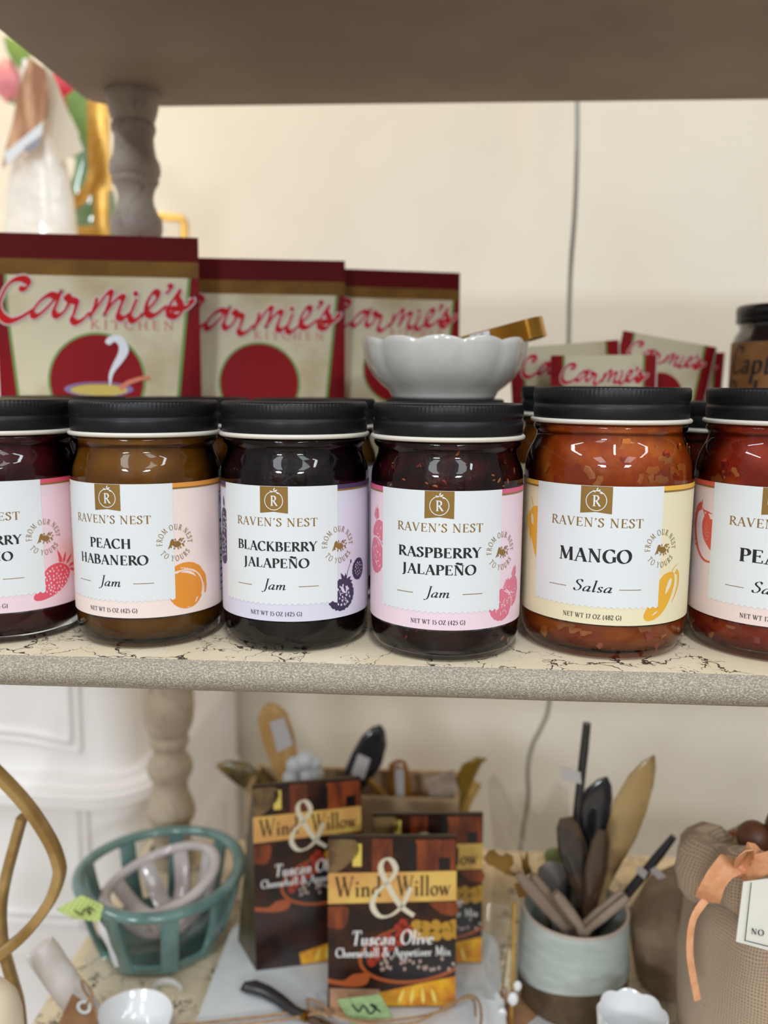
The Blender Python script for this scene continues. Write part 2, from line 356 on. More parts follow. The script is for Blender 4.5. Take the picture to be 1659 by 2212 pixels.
 'z': (.44, [th((.06,.44),(.37,.44)), ('k', [(.36,.44),(.06,.03)]), th((.06,.03),(.38,.03))]),
 # single-storey italics
 'ia': (.52, [pn(cr([(.40,.40),(.28,.46),(.14,.36),(.07,.16),(.13,.02),(.25,.06),(.38,.24)])), pn([(.42,.46),(.38,.22)]+cr([(.38,.22),(.37,.05),(.43,.01),(.52,.1)]))]),
 'im': (.84, [('k', [(.12,.46),(.12,0)]), th((.03,.38),(.11,.45)), pn(cr([(.12,.2),(.2,.38),(.31,.46),(.37,.4),(.37,.25)])), ('k', [(.37,.3),(.37,0)]), pn(cr([(.37,.2),(.45,.38),(.56,.46),(.63,.4),(.63,.25)])), pn(cr([(.63,.28),(.63,.06),(.68,.01),(.78,.1)]))]),
 'il': (.28, [pn([(.13,1),(.13,.2)]+cr([(.13,.2),(.13,.05),(.18,.01),(.27,.1)])), th((.03,.93),(.13,1))]),
 'is': (.38, [pn(cr([(.31,.38),(.24,.46),(.14,.44),(.10,.34),(.18,.24),(.28,.16),(.27,.05),(.17,0),(.07,.07)]))]),
 'iJ': (.44, [('p', [(.3,1),(.3,.12)]+cr([(.3,.12),(.26,-.12),(.14,-.24),(.03,-.2)])), sf(.3,.985,.26)]),
 'iS': (.56, [pn(cr([(.45,.82),(.38,.95),(.26,.98),(.13,.88),(.13,.72),(.27,.57),(.42,.43),(.46,.25),(.36,.06),(.22,.02),(.11,.08),(.07,.22)])), tk(.46,.74,.95)]),
}
G['Ñ'] = (G['N'][0], G['N'][1] + [('k', cr([(.2,1.12),(.3,1.2),(.42,1.14),(.54,1.1),(.64,1.2)]))])
def glyph(ch, thick, thin, shear=0.0):
    adv, strokes = G[ch]; polys = []
    for kind, p in strokes:
        if kind == 'k': q = sweep(p, lambda a, t: thick)
        elif kind == 't': q = sweep(p, lambda a, t: thin)
        elif kind == 's': q = sweep(p, lambda a, t: thin*0.9)
        else: q = sweep(p, lambda a, t: thin + (thick*1.06-thin)*abs(math.sin(a-R(16)))**1.5)
        polys += q
    if shear: polys = [[(x+shear*y, y) for x, y in q] for q in polys]
    return adv, polys
def text(s, h, width=None, thick=.15, thin=.05, shear=0.0, track=0.03, italic=False, anchor='c'):
    out = []; x = 0
    for ch in s:
        k = ('i'+ch) if italic and ('i'+ch) in G else ch
        adv, po = glyph(k, thick, thin, shear)
        out += [[(px+x, py) for px, py in q] for q in po]; x += adv + track
    x -= track; sx = (width/x if width else h)
    ox = {'c': x/2, 'l': 0, 'r': x}[anchor]
    return [[((px-ox)*sx, py*h) for px, py in q] for q in out]
def move(polys, dx, dy): return [[(x+dx, y+dy) for x, y in q] for q in polys]
def scale2(polys, a, b=None): b = a if b is None else b; return [[(x*a, y*b) for x, y in q] for q in polys]
def ring_text(s, h, rad, a_mid, inside=False, thick=.12, thin=.06, span=None):
    """letters along a circle; a_mid in degrees (90 = top)"""
    items = []; x = 0
    for ch in s:
        adv, po = glyph(ch, thick, thin); items.append((x, adv, po)); x += adv + .08
    tot = x-.08; k = (R(span)/tot) if span else h/rad; out = []
    for x0, adv, po in items:
        c = x0 + adv/2 - tot/2
        a = R(a_mid) + (c*k if inside else -c*k); ca, sa = math.cos(a), math.sin(a)
        kw = k*rad
        for q in po:
            nq = []
            for px, py in q:
                lx = (px-adv/2)*kw; ly = py*h
                if inside: rr = rad - ly + h; nq.append((rr*ca - lx*sa, rr*sa + lx*ca))
                else: rr = rad + ly; nq.append((rr*ca + lx*sa, rr*sa - lx*ca))
            out.append(nq)
    return out
def ellipse(cx, cy, rx, ry, n=24, rot=0): 
    c, s_ = math.cos(R(rot)), math.sin(R(rot))
    return [(cx+rx*math.cos(2*PI*i/n)*c-ry*math.sin(2*PI*i/n)*s_, cy+rx*math.cos(2*PI*i/n)*s_+ry*math.sin(2*PI*i/n)*c) for i in range(n)]
def ringp(cx, cy, r0, r1, n=40, ry=1.0):
    return [[(cx+r0*math.cos(2*PI*i/n), cy+r0*ry*math.sin(2*PI*i/n)), (cx+r1*math.cos(2*PI*i/n), cy+r1*ry*math.sin(2*PI*i/n)),
             (cx+r1*math.cos(2*PI*(i+1)/n), cy+r1*ry*math.sin(2*PI*(i+1)/n)), (cx+r0*math.cos(2*PI*(i+1)/n), cy+r0*ry*math.sin(2*PI*(i+1)/n))] for i in range(n)]
def rect(x0, y0, x1, y1): return [(x0, y0), (x1, y0), (x1, y1), (x0, y1)]
def decal_mesh(name, polys, mapf, maxd):
    tris = []
    for q in polys:
        if len(q) == 3: tris.append(tuple(q))
        elif len(q) == 4: tris.append((q[0], q[1], q[2])); tris.append((q[0], q[2], q[3]))
        else:
            for t in tessellate_polygon([[Vector((x, y, 0)) for x, y in q]]): tris.append(tuple(q[i] for i in t))
    vs = []; fs = []; stack = tris
    while stack:
        a, b, c = stack.pop()
        e = sorted((((a[0]-b[0])**2+(a[1]-b[1])**2, 0), ((b[0]-c[0])**2+(b[1]-c[1])**2, 1), ((c[0]-a[0])**2+(c[1]-a[1])**2, 2)))[-1]
        if e[0] > maxd*maxd:
            if e[1] == 1: a, b, c = b, c, a
            elif e[1] == 2: a, b, c = c, a, b
            mm = ((a[0]+b[0])/2, (a[1]+b[1])/2); stack += [(a, mm, c), (mm, b, c)]; continue
        if (b[0]-a[0])*(c[1]-a[1]) - (b[1]-a[1])*(c[0]-a[0]) < 0: b, c = c, b
        o = len(vs); vs += [mapf(*a), mapf(*b), mapf(*c)]; fs.append((o, o+1, o+2))
    me = bpy.data.meshes.new(name); me.from_pydata([tuple(v) for v in vs], [], fs); me.update(); return me
def decal(name, polys, mapf, material, parent, maxd=1e9, smooth=False):
    me = decal_mesh(name, polys, mapf, maxd); me.materials.append(material)
    o = bpy.data.objects.new(name, me); col.objects.link(o); o.parent = parent; return o

# ================================================================== setting
WALL_Y = 0.88
def struct(name, mb, material, smooth=False):
    o = mb.build(name, material, None, smooth); o['kind'] = 'structure'; return o
m_wall = mat('wall_paint', C(226, 220, 208), 0.7, spec=0.2, c2=C(221, 214, 200), nscale=3.0, bump=(260, 0.08, 0.0005))
struct('wall_back', MB().box((-2.6, WALL_Y, -1.25), (at(1085, 500, WALL_Y).x, WALL_Y+0.12, 1.7)), m_wall)
mbw = MB(); XJ = at(1085, 500, WALL_Y).x
pts = [(XJ, WALL_Y+0.12), (XJ, WALL_Y)] + [(XJ + 0.05*i/10, WALL_Y - 0.007*(0.5-0.5*math.cos(PI*i/10))) for i in range(1, 11)] + [(2.6, WALL_Y-0.007), (2.6, WALL_Y+0.12)]
mbw.prism([(x, y, -1.25) for x, y in pts], None, (0, 0, 2.95))
struct('wall_right', mbw, m_wall, True)
struct('floor', MB().box((-2.6, -5.2, -1.3), (2.6, WALL_Y+0.12, -1.25)), mat('floor_vinyl', C(150, 138, 122), 0.45, c2=C(132, 120, 104), nscale=6))

struct('wall_front', MB().box((-2.6, -5.3, -1.25), (2.6, -5.2, 1.7)), mat('shop_wall_dark', C(104, 90, 76), 0.7, spec=.2, c2=C(84, 72, 60), nscale=2))
# ---- display shelf with turned posts
m_cream = crackle('crackle_cream', C(224, 209, 182), C(212, 195, 165), C(72, 62, 52), 34.0)
m_cream_post = crackle('crackle_post', C(190, 174, 152), C(168, 150, 126), C(108, 90, 72), 42.0, amount=0.55)
m_shaded_post = crackle('shaded_post', C(172, 160, 150), C(150, 138, 128), C(84, 70, 62), 42.0, amount=0.5)  # upper post: shade below the top shelf mixed into the post paint
m_shaded_top = mat('shaded_underside', C(150, 132, 116), 0.6, spec=0.25, c2=C(140, 122, 106), nscale=9, bump=(90, 0.1, 0.0006))  # top shelf: shade on its underside put into the board colour
m_nose = mat('rubbed_edge_paint', C(142, 131, 116), 0.36, spec=0.6, c2=C(204, 194, 177), nscale=1300, ncon=(0.42, 0.72), bump=(1900, 1.0, 0.0008), stretch=(.7, 1, 1), detail=3)
unit = empty('display_shelf', 'cream crackle-painted wooden display shelf with turned posts holding the jars', 'shelf', (0.15, 0.17, -0.36))
def board(name, x0, x1, y0, y1, zt, th_, top_m, notch=False):
    zb = zt-th_
    if notch:
        o_ = [(x0, y0), (x1, y0), (x1, y1), (x0+0.045, y1), (x0+0.036, y1-0.001), (x0+0.024, y1-0.006), (x0+0.012, y1-0.006), (x0+0.004, y1-0.014), (x0, y1-0.022)]
        o = MB().prism([(x, y, zb) for x, y in o_], None, (0, 0, th_)).build(name, top_m, unit, False)
    else:
        o = MB().box((x0, y0, zb), (x1, y1, zt)).build(name, top_m, unit, False)
    prof = [(y0+0.0006, zt-0.0001), (y0-0.0024, zt-0.0012), (y0-0.0052, zt-0.0036), (y0-0.0070, zt-0.0072), (y0-0.0070, zt-0.0108), (y0-0.0050, zt-0.0146), (y0-0.001, zt-th_+0.0004), (y0+0.0006, zt-th_)]
    nb = MB(); nx = 60
    vs = []; fs = []
    for i in range(nx+1):
        x = x0 + (x1-x0)*i/nx
        for (yy, zz) in prof: vs.append((x, yy + 0.00025*math.sin(i*7.3+zz*900), zz))
    k = len(prof)
    for i in range(nx):
        for j in range(k-1): fs.append((i*k+j, i*k+j+1, (i+1)*k+j+1, (i+1)*k+j))
    nb.add(vs, fs); nb.build('front_edge', m_nose, o, True, 60)
    return o
board('top_shelf', -0.279, 0.62, -0.005, 0.342, 0.402, 0.018, m_shaded_top, True)
board('middle_shelf', -0.318, 0.62, 0.0, 0.395, 0.0, 0.0175, m_cream)
board('bottom_shelf', -0.279, 0.62, -0.01, 0.415, -0.34, 0.018, m_cream)
PXc, PYc = -0.2285, 0.305
def post(name, prof, m_, px_, py_=PYc):
    return MB().lathe(prof, 48, origin=(px_, py_, 0)).build(name, m_, unit, True, 50)
def pz(py): return at(300, py, PYc).z
upper = [(0.0218, 190), (0.0222, 204), (0.0216, 218), (0.0200, 240), (0.0180, 258), (0.0170, 262), (0.0168, 265), (0.0176, 268), (0.0182, 275), (0.0180, 284), (0.0172, 289), (0.0166, 292), (0.0162, 300), (0.0166, 316), (0.0174, 332), (0.0180, 340), (0.0190, 344), (0.0204, 352), (0.0212, 364), (0.0210, 376), (0.0196, 382), (0.0190, 384), (0.0194, 388), (0.0192, 396), (0.0178, 400), (0.0162, 408), (0.0148, 420), (0.0144, 430), (0.0150, 442), (0.0166, 453), (0.0176, 457), (0.0178, 460), (0.0192, 464), (0.0208, 474), (0.0216, 487), (0.0212, 500), (0.0196, 512), (0.0180, 520), (0.0172, 530)]
pu = [(r, pz(y)) for r, y in upper]; pu[0] = (0.0215, 0.384)
ztail = [(0.0185, 0.16), (0.021, 0.12), (0.0235, 0.09), (0.0235, 0.03), (0.022, 0.0)]
pu = [p for p in pu if p[1] > 0.17] + ztail
post('upper_post', pu, m_shaded_post, -0.2335)
lower = [(0.0195, 1440), (0.0200, 1500), (0.0202, 1530), (0.0195, 1556), (0.0178, 1576), (0.0166, 1583), (0.0166, 1588), (0.0172, 1593), (0.0172, 1603), (0.0160, 1612), (0.0152, 1617), (0.0158, 1628), (0.0178, 1640), (0.0188, 1652), (0.0186, 1664), (0.0172, 1676), (0.0165, 1682), (0.0158, 1690), (0.0158, 1700), (0.0165, 1712), (0.0178, 1725), (0.0184, 1732), (0.0186, 1737), (0.0193, 1745), (0.0195, 1752), (0.0188, 1764), (0.0174, 1772), (0.0168, 1780), (0.0168, 1850), (0.0178, 1870), (0.0185, 1890)]
pl = [((.0178+(r-.0178)*1.7)*1.17, at(368, y, .37).z) for r, y in lower]; pl = [(0.0235, -0.0175), (0.0232, -0.07)] + [p for p in pl if p[1] < -0.08] + [(0.0225, -0.325), (0.0225, -0.34)]
post('lower_post', pl, m_cream_post, at(369, 1700, .37).x, .37)

# ================================================================== jars
m_glass = thin_glass('jar_glass', (0.96, 0.965, 0.96, 1), 0.012, 1.5, bump=(34, 0.15, 0.0012), gl=.68)
m_thick = mat('thick_glass', (0.97, 0.98, 0.97, 1), 0.02, trans=1.0)
MATS['thick_glass'].node_tree.nodes['Principled BSDF'].inputs['IOR'].default_value = 1.48
m_lid = mat('black_lid', C(20, 20, 23), 0.40, spec=0.3)
m_rim = mat('cream_lid_rim', C(214, 206, 194), 0.35)
m_paper = mat('label_white', C(220, 222, 224), 0.5, spec=0.3)
m_gold = mat('gold_foil', C(150, 115, 58), 0.38, metal=0.35, spec=0.5)
m_ink = mat('black_ink', C(24, 24, 28), 0.5)
m_blueink = mat('blue_black_ink', C(40, 52, 74), 0.5)
JAM = dict(R=.0425, zt=.0923, zl=.0184, top=.1363, bead=(.0429, .1185),
  glass=[(0,.0012),(.026,.0010),(.0335,.0002),(.0362,.0),(.0388,.0012),(.0407,.0050),(.0419,.0105),(.0423,.0175),(.0423,.093),(.0424,.0960),(.0420,.0995),(.0411,.1025),(.0397,.1058),(.0388,.1085),(.0385,.1105),(.0387,.1118),(.0398,.1128),(.0408,.1142),(.0409,.1156),(.0402,.1168),(.0388,.1175),(.0388,.1200)],
  cont=[(0,.0036),(.018,.0042),(.0255,.0070),(.0315,.0125),(.0360,.0190),(.0395,.0275),(.0413,.0350),(.0413,.0950),(.0406,.0998),(.0385,.1052),(.0374,.1100),(.0374,.1180),(0,.1185)],
  lid=[(.0404,.1178),(.0411,.1195),(.0414,.1215),(.0415,.1250),(.0413,.1265),(.0408,.1274),(.0407,.1280),(.0411,.1287),(.0416,.1298),(.0417,.1315),(.04165,.1345),(.0413,.1356),(.0405,.1363),(.0388,.1363),(.0380,.1356),(.0372,.1353),(0,.1353)], knurl=(10, 11))
SAL = dict(R=.047, zt=.0947, zl=.0203, top=.1457, bead=(.0444, .1277),
  glass=[(0,.0012),(.029,.0010),(.037,.0002),(.0395,.0),(.0425,.0012),(.0447,.0055),(.0461,.0120),(.0468,.0195),(.0468,.0955),(.0467,.1000),(.0462,.1045),(.0452,.1085),(.0437,.1122),(.0420,.1152),(.0409,.1178),(.0405,.1200),(.0407,.1212),(.0418,.1222),(.0424,.1236),(.0422,.1250),(.0412,.1260),(.0404,.1270),(.0404,.1295)],
  cont=[(0,.0036),(.022,.0042),(.0300,.0066),(.0362,.0115),(.0405,.0180),(.0437,.0260),(.0457,.0340),(.0457,.0970),(.0452,.1040),(.0440,.1085),(.0410,.1145),(.0393,.1195),(.0393,.1275),(0,.1280)],
  lid=[(.0418,.1270),(.0425,.1287),(.0428,.1307),(.0429,.1342),(.0427,.1357),(.0422,.1366),(.0421,.1372),(.0425,.1379),(.0430,.1390),(.0431,.1407),(.04305,.1439),(.0427,.1450),(.0419,.1457),(.0402,.1457),(.0394,.1450),(.0386,.1447),(0,.1447)], knurl=(10, 11))
for K in (JAM, SAL):
    K['glass_me'] = MB().lathe([p for p in K['glass'] if p[1] > .017], 96).mesh('glass', True, 60)
    zi = .034; out_ = [p for p in K['glass'] if p[1] < .02] + [(K['glass'][7][0], zi)]
    inn_ = [(max(0, r-.0012), z+.0012) for r, z in K['cont'] if z < .034]
    K['base_me'] = MB().lathe(out_ + inn_[::-1], 96).mesh('glass_base', True, 60)
    kn = K['knurl']
    def fr(r, z, a, i, kn=kn):
        k = round(a/(2*PI)*360)
        if kn[0] <= i <= kn[1]: r -= 0.0003*(k % 3 == 0)
        return r, z + 0.0004*math.sin(a*1.0+0.6)*(3 < i < 9)
    K['lid_me'] = MB().lathe(K['lid'], 360, fr).mesh('lid', True, 60)
    br, bz = K['bead']; c = br-.0013
    K['rim_me'] = MB().lathe([(c+.0013*math.cos(t), bz-.0002+.0013*math.sin(t)) for t in [2*PI*i/12 for i in range(12)]], 120, closed=True).mesh('rim', True, 60)
    n = 120
    K['label_me'] = MB().grid(lambda u, v, K=K: ((K['R']+.0001)*math.sin((u*2-1)*PI*0.985), -(K['R']+.0001)*math.cos((u*2-1)*PI*0.985), K['zl']+(K['zt']-K['zl'])*v), 140, 1).mesh('label', True, 60, fix=False)
def cylmap(K, off):
    Rr = K['R']+.0001+off; H = K['zt']-K['zl']
    # x: mm along the label from its centre line (right positive), y: mm down from the label's top edge
    return lambda x, y: (Rr*math.sin(x*.001/K['R']), -Rr*math.cos(x*.001/K['R']), K['zt'] - y*.001)
def berry_blob(cx, cy, rx, ry, rot, n=9, seed=0, lump=.1):
    rnd = random.Random(seed); out = []
    for i in range(48):
        a = 2*PI*i/48; k = 1+lump*abs(math.sin(a*n/2))*1.0-lump*.4
        x, y = rx*k*math.cos(a), ry*k*math.sin(a); c, s_ = math.cos(R(rot)), math.sin(R(rot))
        out.append((cx+x*c-y*s_, cy+x*s_+y*c))
    return out
def dots(cx, cy, rx, ry, rot, n, sz, seed, inner=.82):
    rnd = random.Random(seed); out = []; tries = 0; pts_ = []
    while len(pts_) < n and tries < 900:
        tries += 1; a = rnd.uniform(0, 2*PI); q = math.sqrt(rnd.random())*inner
        x, y = q*rx*math.cos(a), q*ry*math.sin(a)
        if all((x-u)**2+(y-v)**2 > (sz*2.7)**2 for u, v in pts_): pts_.append((x, y))
    c, s_ = math.cos(R(rot)), math.sin(R(rot))
    for x, y in pts_: out.append(ellipse(cx+x*c-y*s_, cy+x*s_+y*c, sz*rnd.uniform(.5, .9), sz*rnd.uniform(.9, 1.3), 8, rot+rnd.uniform(-25, 25)))
    return out
def leaf(x, y, l, wd, ang):
    c, s_ = math.cos(R(ang)), math.sin(R(ang)); pr = [(0,0),(.3,.5),(.65,.42),(1,0),(.65,-.42),(.3,-.5)]
    return [(x+(a*l)*c-(b*wd)*s_, y+(a*l)*s_+(b*wd)*c) for a, b in pr]
def clip_half(q, x0, left=False):
    """keep the part of polygon q with x >= x0 (or <= if left)"""
    out = []; n = len(q); ins = (lambda p: p[0] <= x0) if left else (lambda p: p[0] >= x0)
    for i in range(n):
        a, b = q[i], q[(i+1) % n]
        if ins(a): out.append(a)
        if ins(a) != ins(b): t = (x0-a[0])/(b[0]-a[0]); out.append((x0, a[1]+(b[1]-a[1])*t))
    return out
def clipall(polys, x0, left=False):
    return [q for q in (clip_half(p, x0, left) for p in polys) if len(q) > 2]
def lumpy(cx, cy, rx, ry, rot, n, lump): return berry_blob(cx, cy, rx, ry, rot, n, 0, lump)
def druplets(cx, cy, rx, ry, rot, seed, n=13, wd=.5):
    """short curved gaps between the beads of a berry"""
    rnd = random.Random(seed); out = []; c, s_ = math.cos(R(rot)), math.sin(R(rot))
    for i in range(n):
        a = rnd.uniform(0, 2*PI); q = math.sqrt(rnd.random())*.78; x, y = q*rx*math.cos(a), q*ry*math.sin(a); l = rnd.uniform(1.0, 1.9); g = rnd.uniform(0, 360)
        p = arc(0, 0, l, l, g, g+rnd.uniform(60, 110), 5)
        out += sweep([(cx+(x+u)*c-(y+v)*s_, cy+(x+u)*s_+(y+v)*c) for u, v in p], lambda a_, t: wd*(1-abs(2*t-1)*.6))
    return out
def fruit(kind, H):
    """fill and light-mark polygons; the white panel is printed over them"""
    F = []; D = []; FL = []; DL = []
    if kind == 'peach':
        cx, cy, r = 42.5, .805*H, 11.2
        F += [ellipse(cx, cy, r, r*1.02, 44)]
        F += sweep(arc(cx-1.5, cy+1, r+3.2, r+2.6, 235, 375, 24), lambda a, t: 1.4+3.4*math.sin(PI*min(1, t*1.08))**.8*(.6+.4*math.sin(t*60)**2 if t > .45 else 1))
        D += sweep(arc(cx-.6, cy+.4, r*1.0, r*1.0, 240, 385, 22), lambda a, t: .75) + sweep(arc(cx-2, cy+1, r*.93, r*.95, 262, 318, 12), lambda a, t: .3+1.2*math.sin(PI*t))
        D += [leaf(cx-4+2.0*i, cy-r-1.2+.12*i*i, 2.6, .55, 20+14*i) for i in range(5)] + [leaf(49.5, cy+5.5, 4.2, .9, 122), leaf(37, cy+10.6, 4, .5, 12), leaf(42, cy+10.8, 2.4, .4, -5)]
        FL += [ellipse(-44, .64*H, 10, 11, 30)]; DL += sweep(arc(-44, .64*H, 8, 9, 90, 190, 10), lambda a, t: .6)
    elif kind == 'strawberry':
        F += [cr([(34,.74*H),(38,.685*H),(44,.665*H),(49.5,.69*H),(53,.735*H),(52.5,.79*H),(48.5,.855*H),(42,.905*H),(34,.935*H),(29.5,.93*H),(28.5,.90*H),(30.5,.86*H)], 5)]
        for x, y, l, a in ((46, .675*H, 6.5, -95), (48, .68*H, 7.5, -70), (50, .69*H, 8.5, -42), (52, .71*H, 7, -10), (53, .73*H, 6, 22), (47.5, .675*H, 9.5, -112)): F.append(leaf(x, y, l, 1.9, a))
        D += [q for q in dots(43, .80*H, 9.4, 8.0, -22, 58, .62, 3, .98)]
        FL += [ellipse(-44, .6*H, 9, 10, 26)]; DL += dots(-43, .6*H, 6, 8, 0, 16, .7, 4)
    elif kind == 'blackberry':
        F += [lumpy(38.5, .83*H, 9.2, 8.8, -20, 20, .10), lumpy(52.3, .66*H, 5.6, 6.2, 10, 20, .09)]
        F += sweep(cr([(41.5,.74*H),(42.6,.67*H),(45.3,.59*H)]), lambda a, t: .55*(1-.4*t)) + [ellipse(45.4, .588*H, .6, 1.2, 8)]
        for a, l in ((-160, 6), (-118, 7), (-88, 5.5), (-35, 5.5), (-5, 6)): F.append(leaf(41, .745*H, l, 2.2, a))
        D += dots(39.5, .835*H, 7.4, 6.8, -20, 24, .72, 5) + dots(52.5, .66*H, 4.4, 5.0, 10, 18, .50, 6) + druplets(39.5, .835*H, 8, 7.6, 0, 31, 9, .4) + [leaf(38,.765*H,5,1.9,62), leaf(42.5,.765*H,4.4,1.6,100)]
        FL += [lumpy(-41, .50*H, 7.5, 10, 0, 20, .10), lumpy(-39.5, .31*H, 6.0, 8.0, 0, 20, .09), leaf(-39,.20*H,7,3,-100), leaf(-40,.40*H,6,3,-60)]
        DL += dots(-41, .5*H, 5.4, 8, 0, 18, .8, 7) + dots(-39.5, .31*H, 4.6, 6.4, 0, 14, .7, 8)
    elif kind == 'raspberry':
        F += [lumpy(37.5, .845*H, 9.0, 8.6, -24, 18, .06), lumpy(47.5, .765*H, 6.6, 8.4, 14, 18, .06)]
        for x, y in ((49, .655*H), (41.5, .735*H)):
            for k in range(6): F += [leaf(x-.6+.15*k, y-.8*k, 3.6-.35*k, .75, -150+4*k), leaf(x-.2+.25*k, y-.8*k, 3.6-.35*k, .75, -22-4*k)]
            F += [leaf(x-.4, y+1.2, 8.0, 1.5, -78)]
        D += druplets(38.5, .845*H, 7.6, 7.2, -24, 11, 15) + druplets(47.5, .765*H, 5.4, 7.2, 14, 12, 11) + sweep(arc(38, .845*H, 8.4, 8.2, -72, 42, 16), lambda a, t: .62) + [leaf(39+1.3*i, (.742+.004*i)*H, 2.6, .6, 30+12*i) for i in range(4)]
        FL += [lumpy(-43, .52*H, 8.5, 10.2, 4, 18, .06), lumpy(-39, .355*H, 7.5, 7.4, 0, 18, .06)]
        for x, y in ((-42.5, .25*H), (-45, .385*H)):
            for k in range(6): FL += [leaf(x-.6+.1*k, y-.9*k, 4.2-.4*k, .9, -150+4*k), leaf(x-.2+.2*k, y-.9*k, 4.2-.4*k, .9, -22-4*k)]
            FL += [leaf(x-.4, y+1.4, 9.5, 1.8, -80)]
        DL += druplets(-43, .52*H, 7, 8.8, 4, 13, 16, .7) + druplets(-39, .355*H, 6, 6, 0, 14, 10, .6) + sweep(arc(-43, .52*H, 8.4, 10, 200, 330, 16), lambda a, t: .8)
    elif kind == 'mango':
        F += [cr([(43,.625*H),(47,.635*H),(48.2,.70*H),(46.5,.78*H),(42.5,.875*H),(37,.945*H),(31,.97*H),(28.2,.955*H),(27.8,.92*H),(30,.86*H),(33,.76*H),(37,.67*H),(40,.635*H)], 5)]
        F += sweep(cr([(45.2,.63*H),(47,.60*H),(50.5,.575*H)]), lambda a, t: .75*(1-.5*t))
        F += sweep(cr([(48.8,.625*H),(51.4,.66*H),(51.6,.73*H),(49.4,.80*H),(46.5,.855*H)]), lambda a, t: 2.6*(1-t)+.3)
        D += [cr([(43.2,.685*H),(45.2,.67*H),(45.4,.71*H),(43.4,.755*H),(41.0,.785*H),(41.4,.735*H)], 4), leaf(36.5,.90*H,5,.9,148)] + sweep(cr([(50.2,.65*H),(50.3,.73*H),(48.0,.80*H)]), lambda a, t: .4)
        FL += [cr([(-36,.19*H),(-41.5,.205*H),(-45,.27*H),(-45,.37*H),(-41.5,.48*H),(-36,.585*H),(-31,.6*H),(-30,.3*H)], 5), leaf(-46,.22*H,19,2.8,82), leaf(-48.4,.25*H,13,1.6,84)] + sweep([(-41,.205*H),(-43.5,.13*H)], lambda a, t: .7)
        DL += [cr([(-42.5,.25*H),(-40.5,.28*H),(-40.5,.34*H),(-42.4,.325*H),(-43.2,.285*H)], 4), leaf(-43,.43*H,10,1.1,62)]
    else:
        F += [ellipse(41, .80*H, 11, 12, 30)]
        FL += sweep(cr([(-47,.19*H),(-52,.24*H),(-53.5,.36*H),(-50,.49*H),(-45,.57*H),(-40,.60*H),(-34,.60*H)]), lambda a, t: 3.6*(1-t)**1.4+1.0)
        FL += [leaf(-53+.4*i, (.26+.035*i)*H, 3.4, .8, 150+6*i) for i in range(8)]
        FL += [cr([(-41,.22*H),(-45,.31*H),(-44,.41*H),(-40,.475*H),(-34,.51*H),(-32,.3*H),(-38,.28*H)], 5), leaf(-48,.24*H,8,1.6,-75), leaf(-47,.22*H,12,1.0,8), leaf(-46,.19*H,12,.9,60)]
        DL += dots(-40.5, .38*H, 2.8, 6.5, 0, 30, .22, 9)
    return F, D, FL, DL
def bird(cx, cy, s):
    P = [cr([(-6,4.6),(-4.6,1.2),(-3.6,-2.0),(-2.3,-3.0),(-1.2,-2.2),(-1.0,-.4),(-2.2,1.6),(-3.6,2.6),(-5.2,4.4)], 4),
         ellipse(0.9, 1.2, 3.5, 2.4, 18, 8)]
    for x, y, a in ((2.6,-1,-60), (4,-.6,-25), (3.4,-1.8,-50), (5.2,-2.2,-20), (5,1.6,10), (6.4,.6,-40), (5.6,2.4,30), (-2.6,2.6,140), (-.6,3.4,110), (1.8,3.6,70), (3.4,3.2,50), (0,-1.4,-95)):
        P.append(leaf(x, y, 2.2, 1.1, a))
    P += sweep([(1,0),(5.6,-2.6)], lambda a, t: .35) + sweep([(2,1.8),(6.6,1.0)], lambda a, t: .35)
    return [[(cx+x*s, cy+y*s) for x, y in q] for q in P]

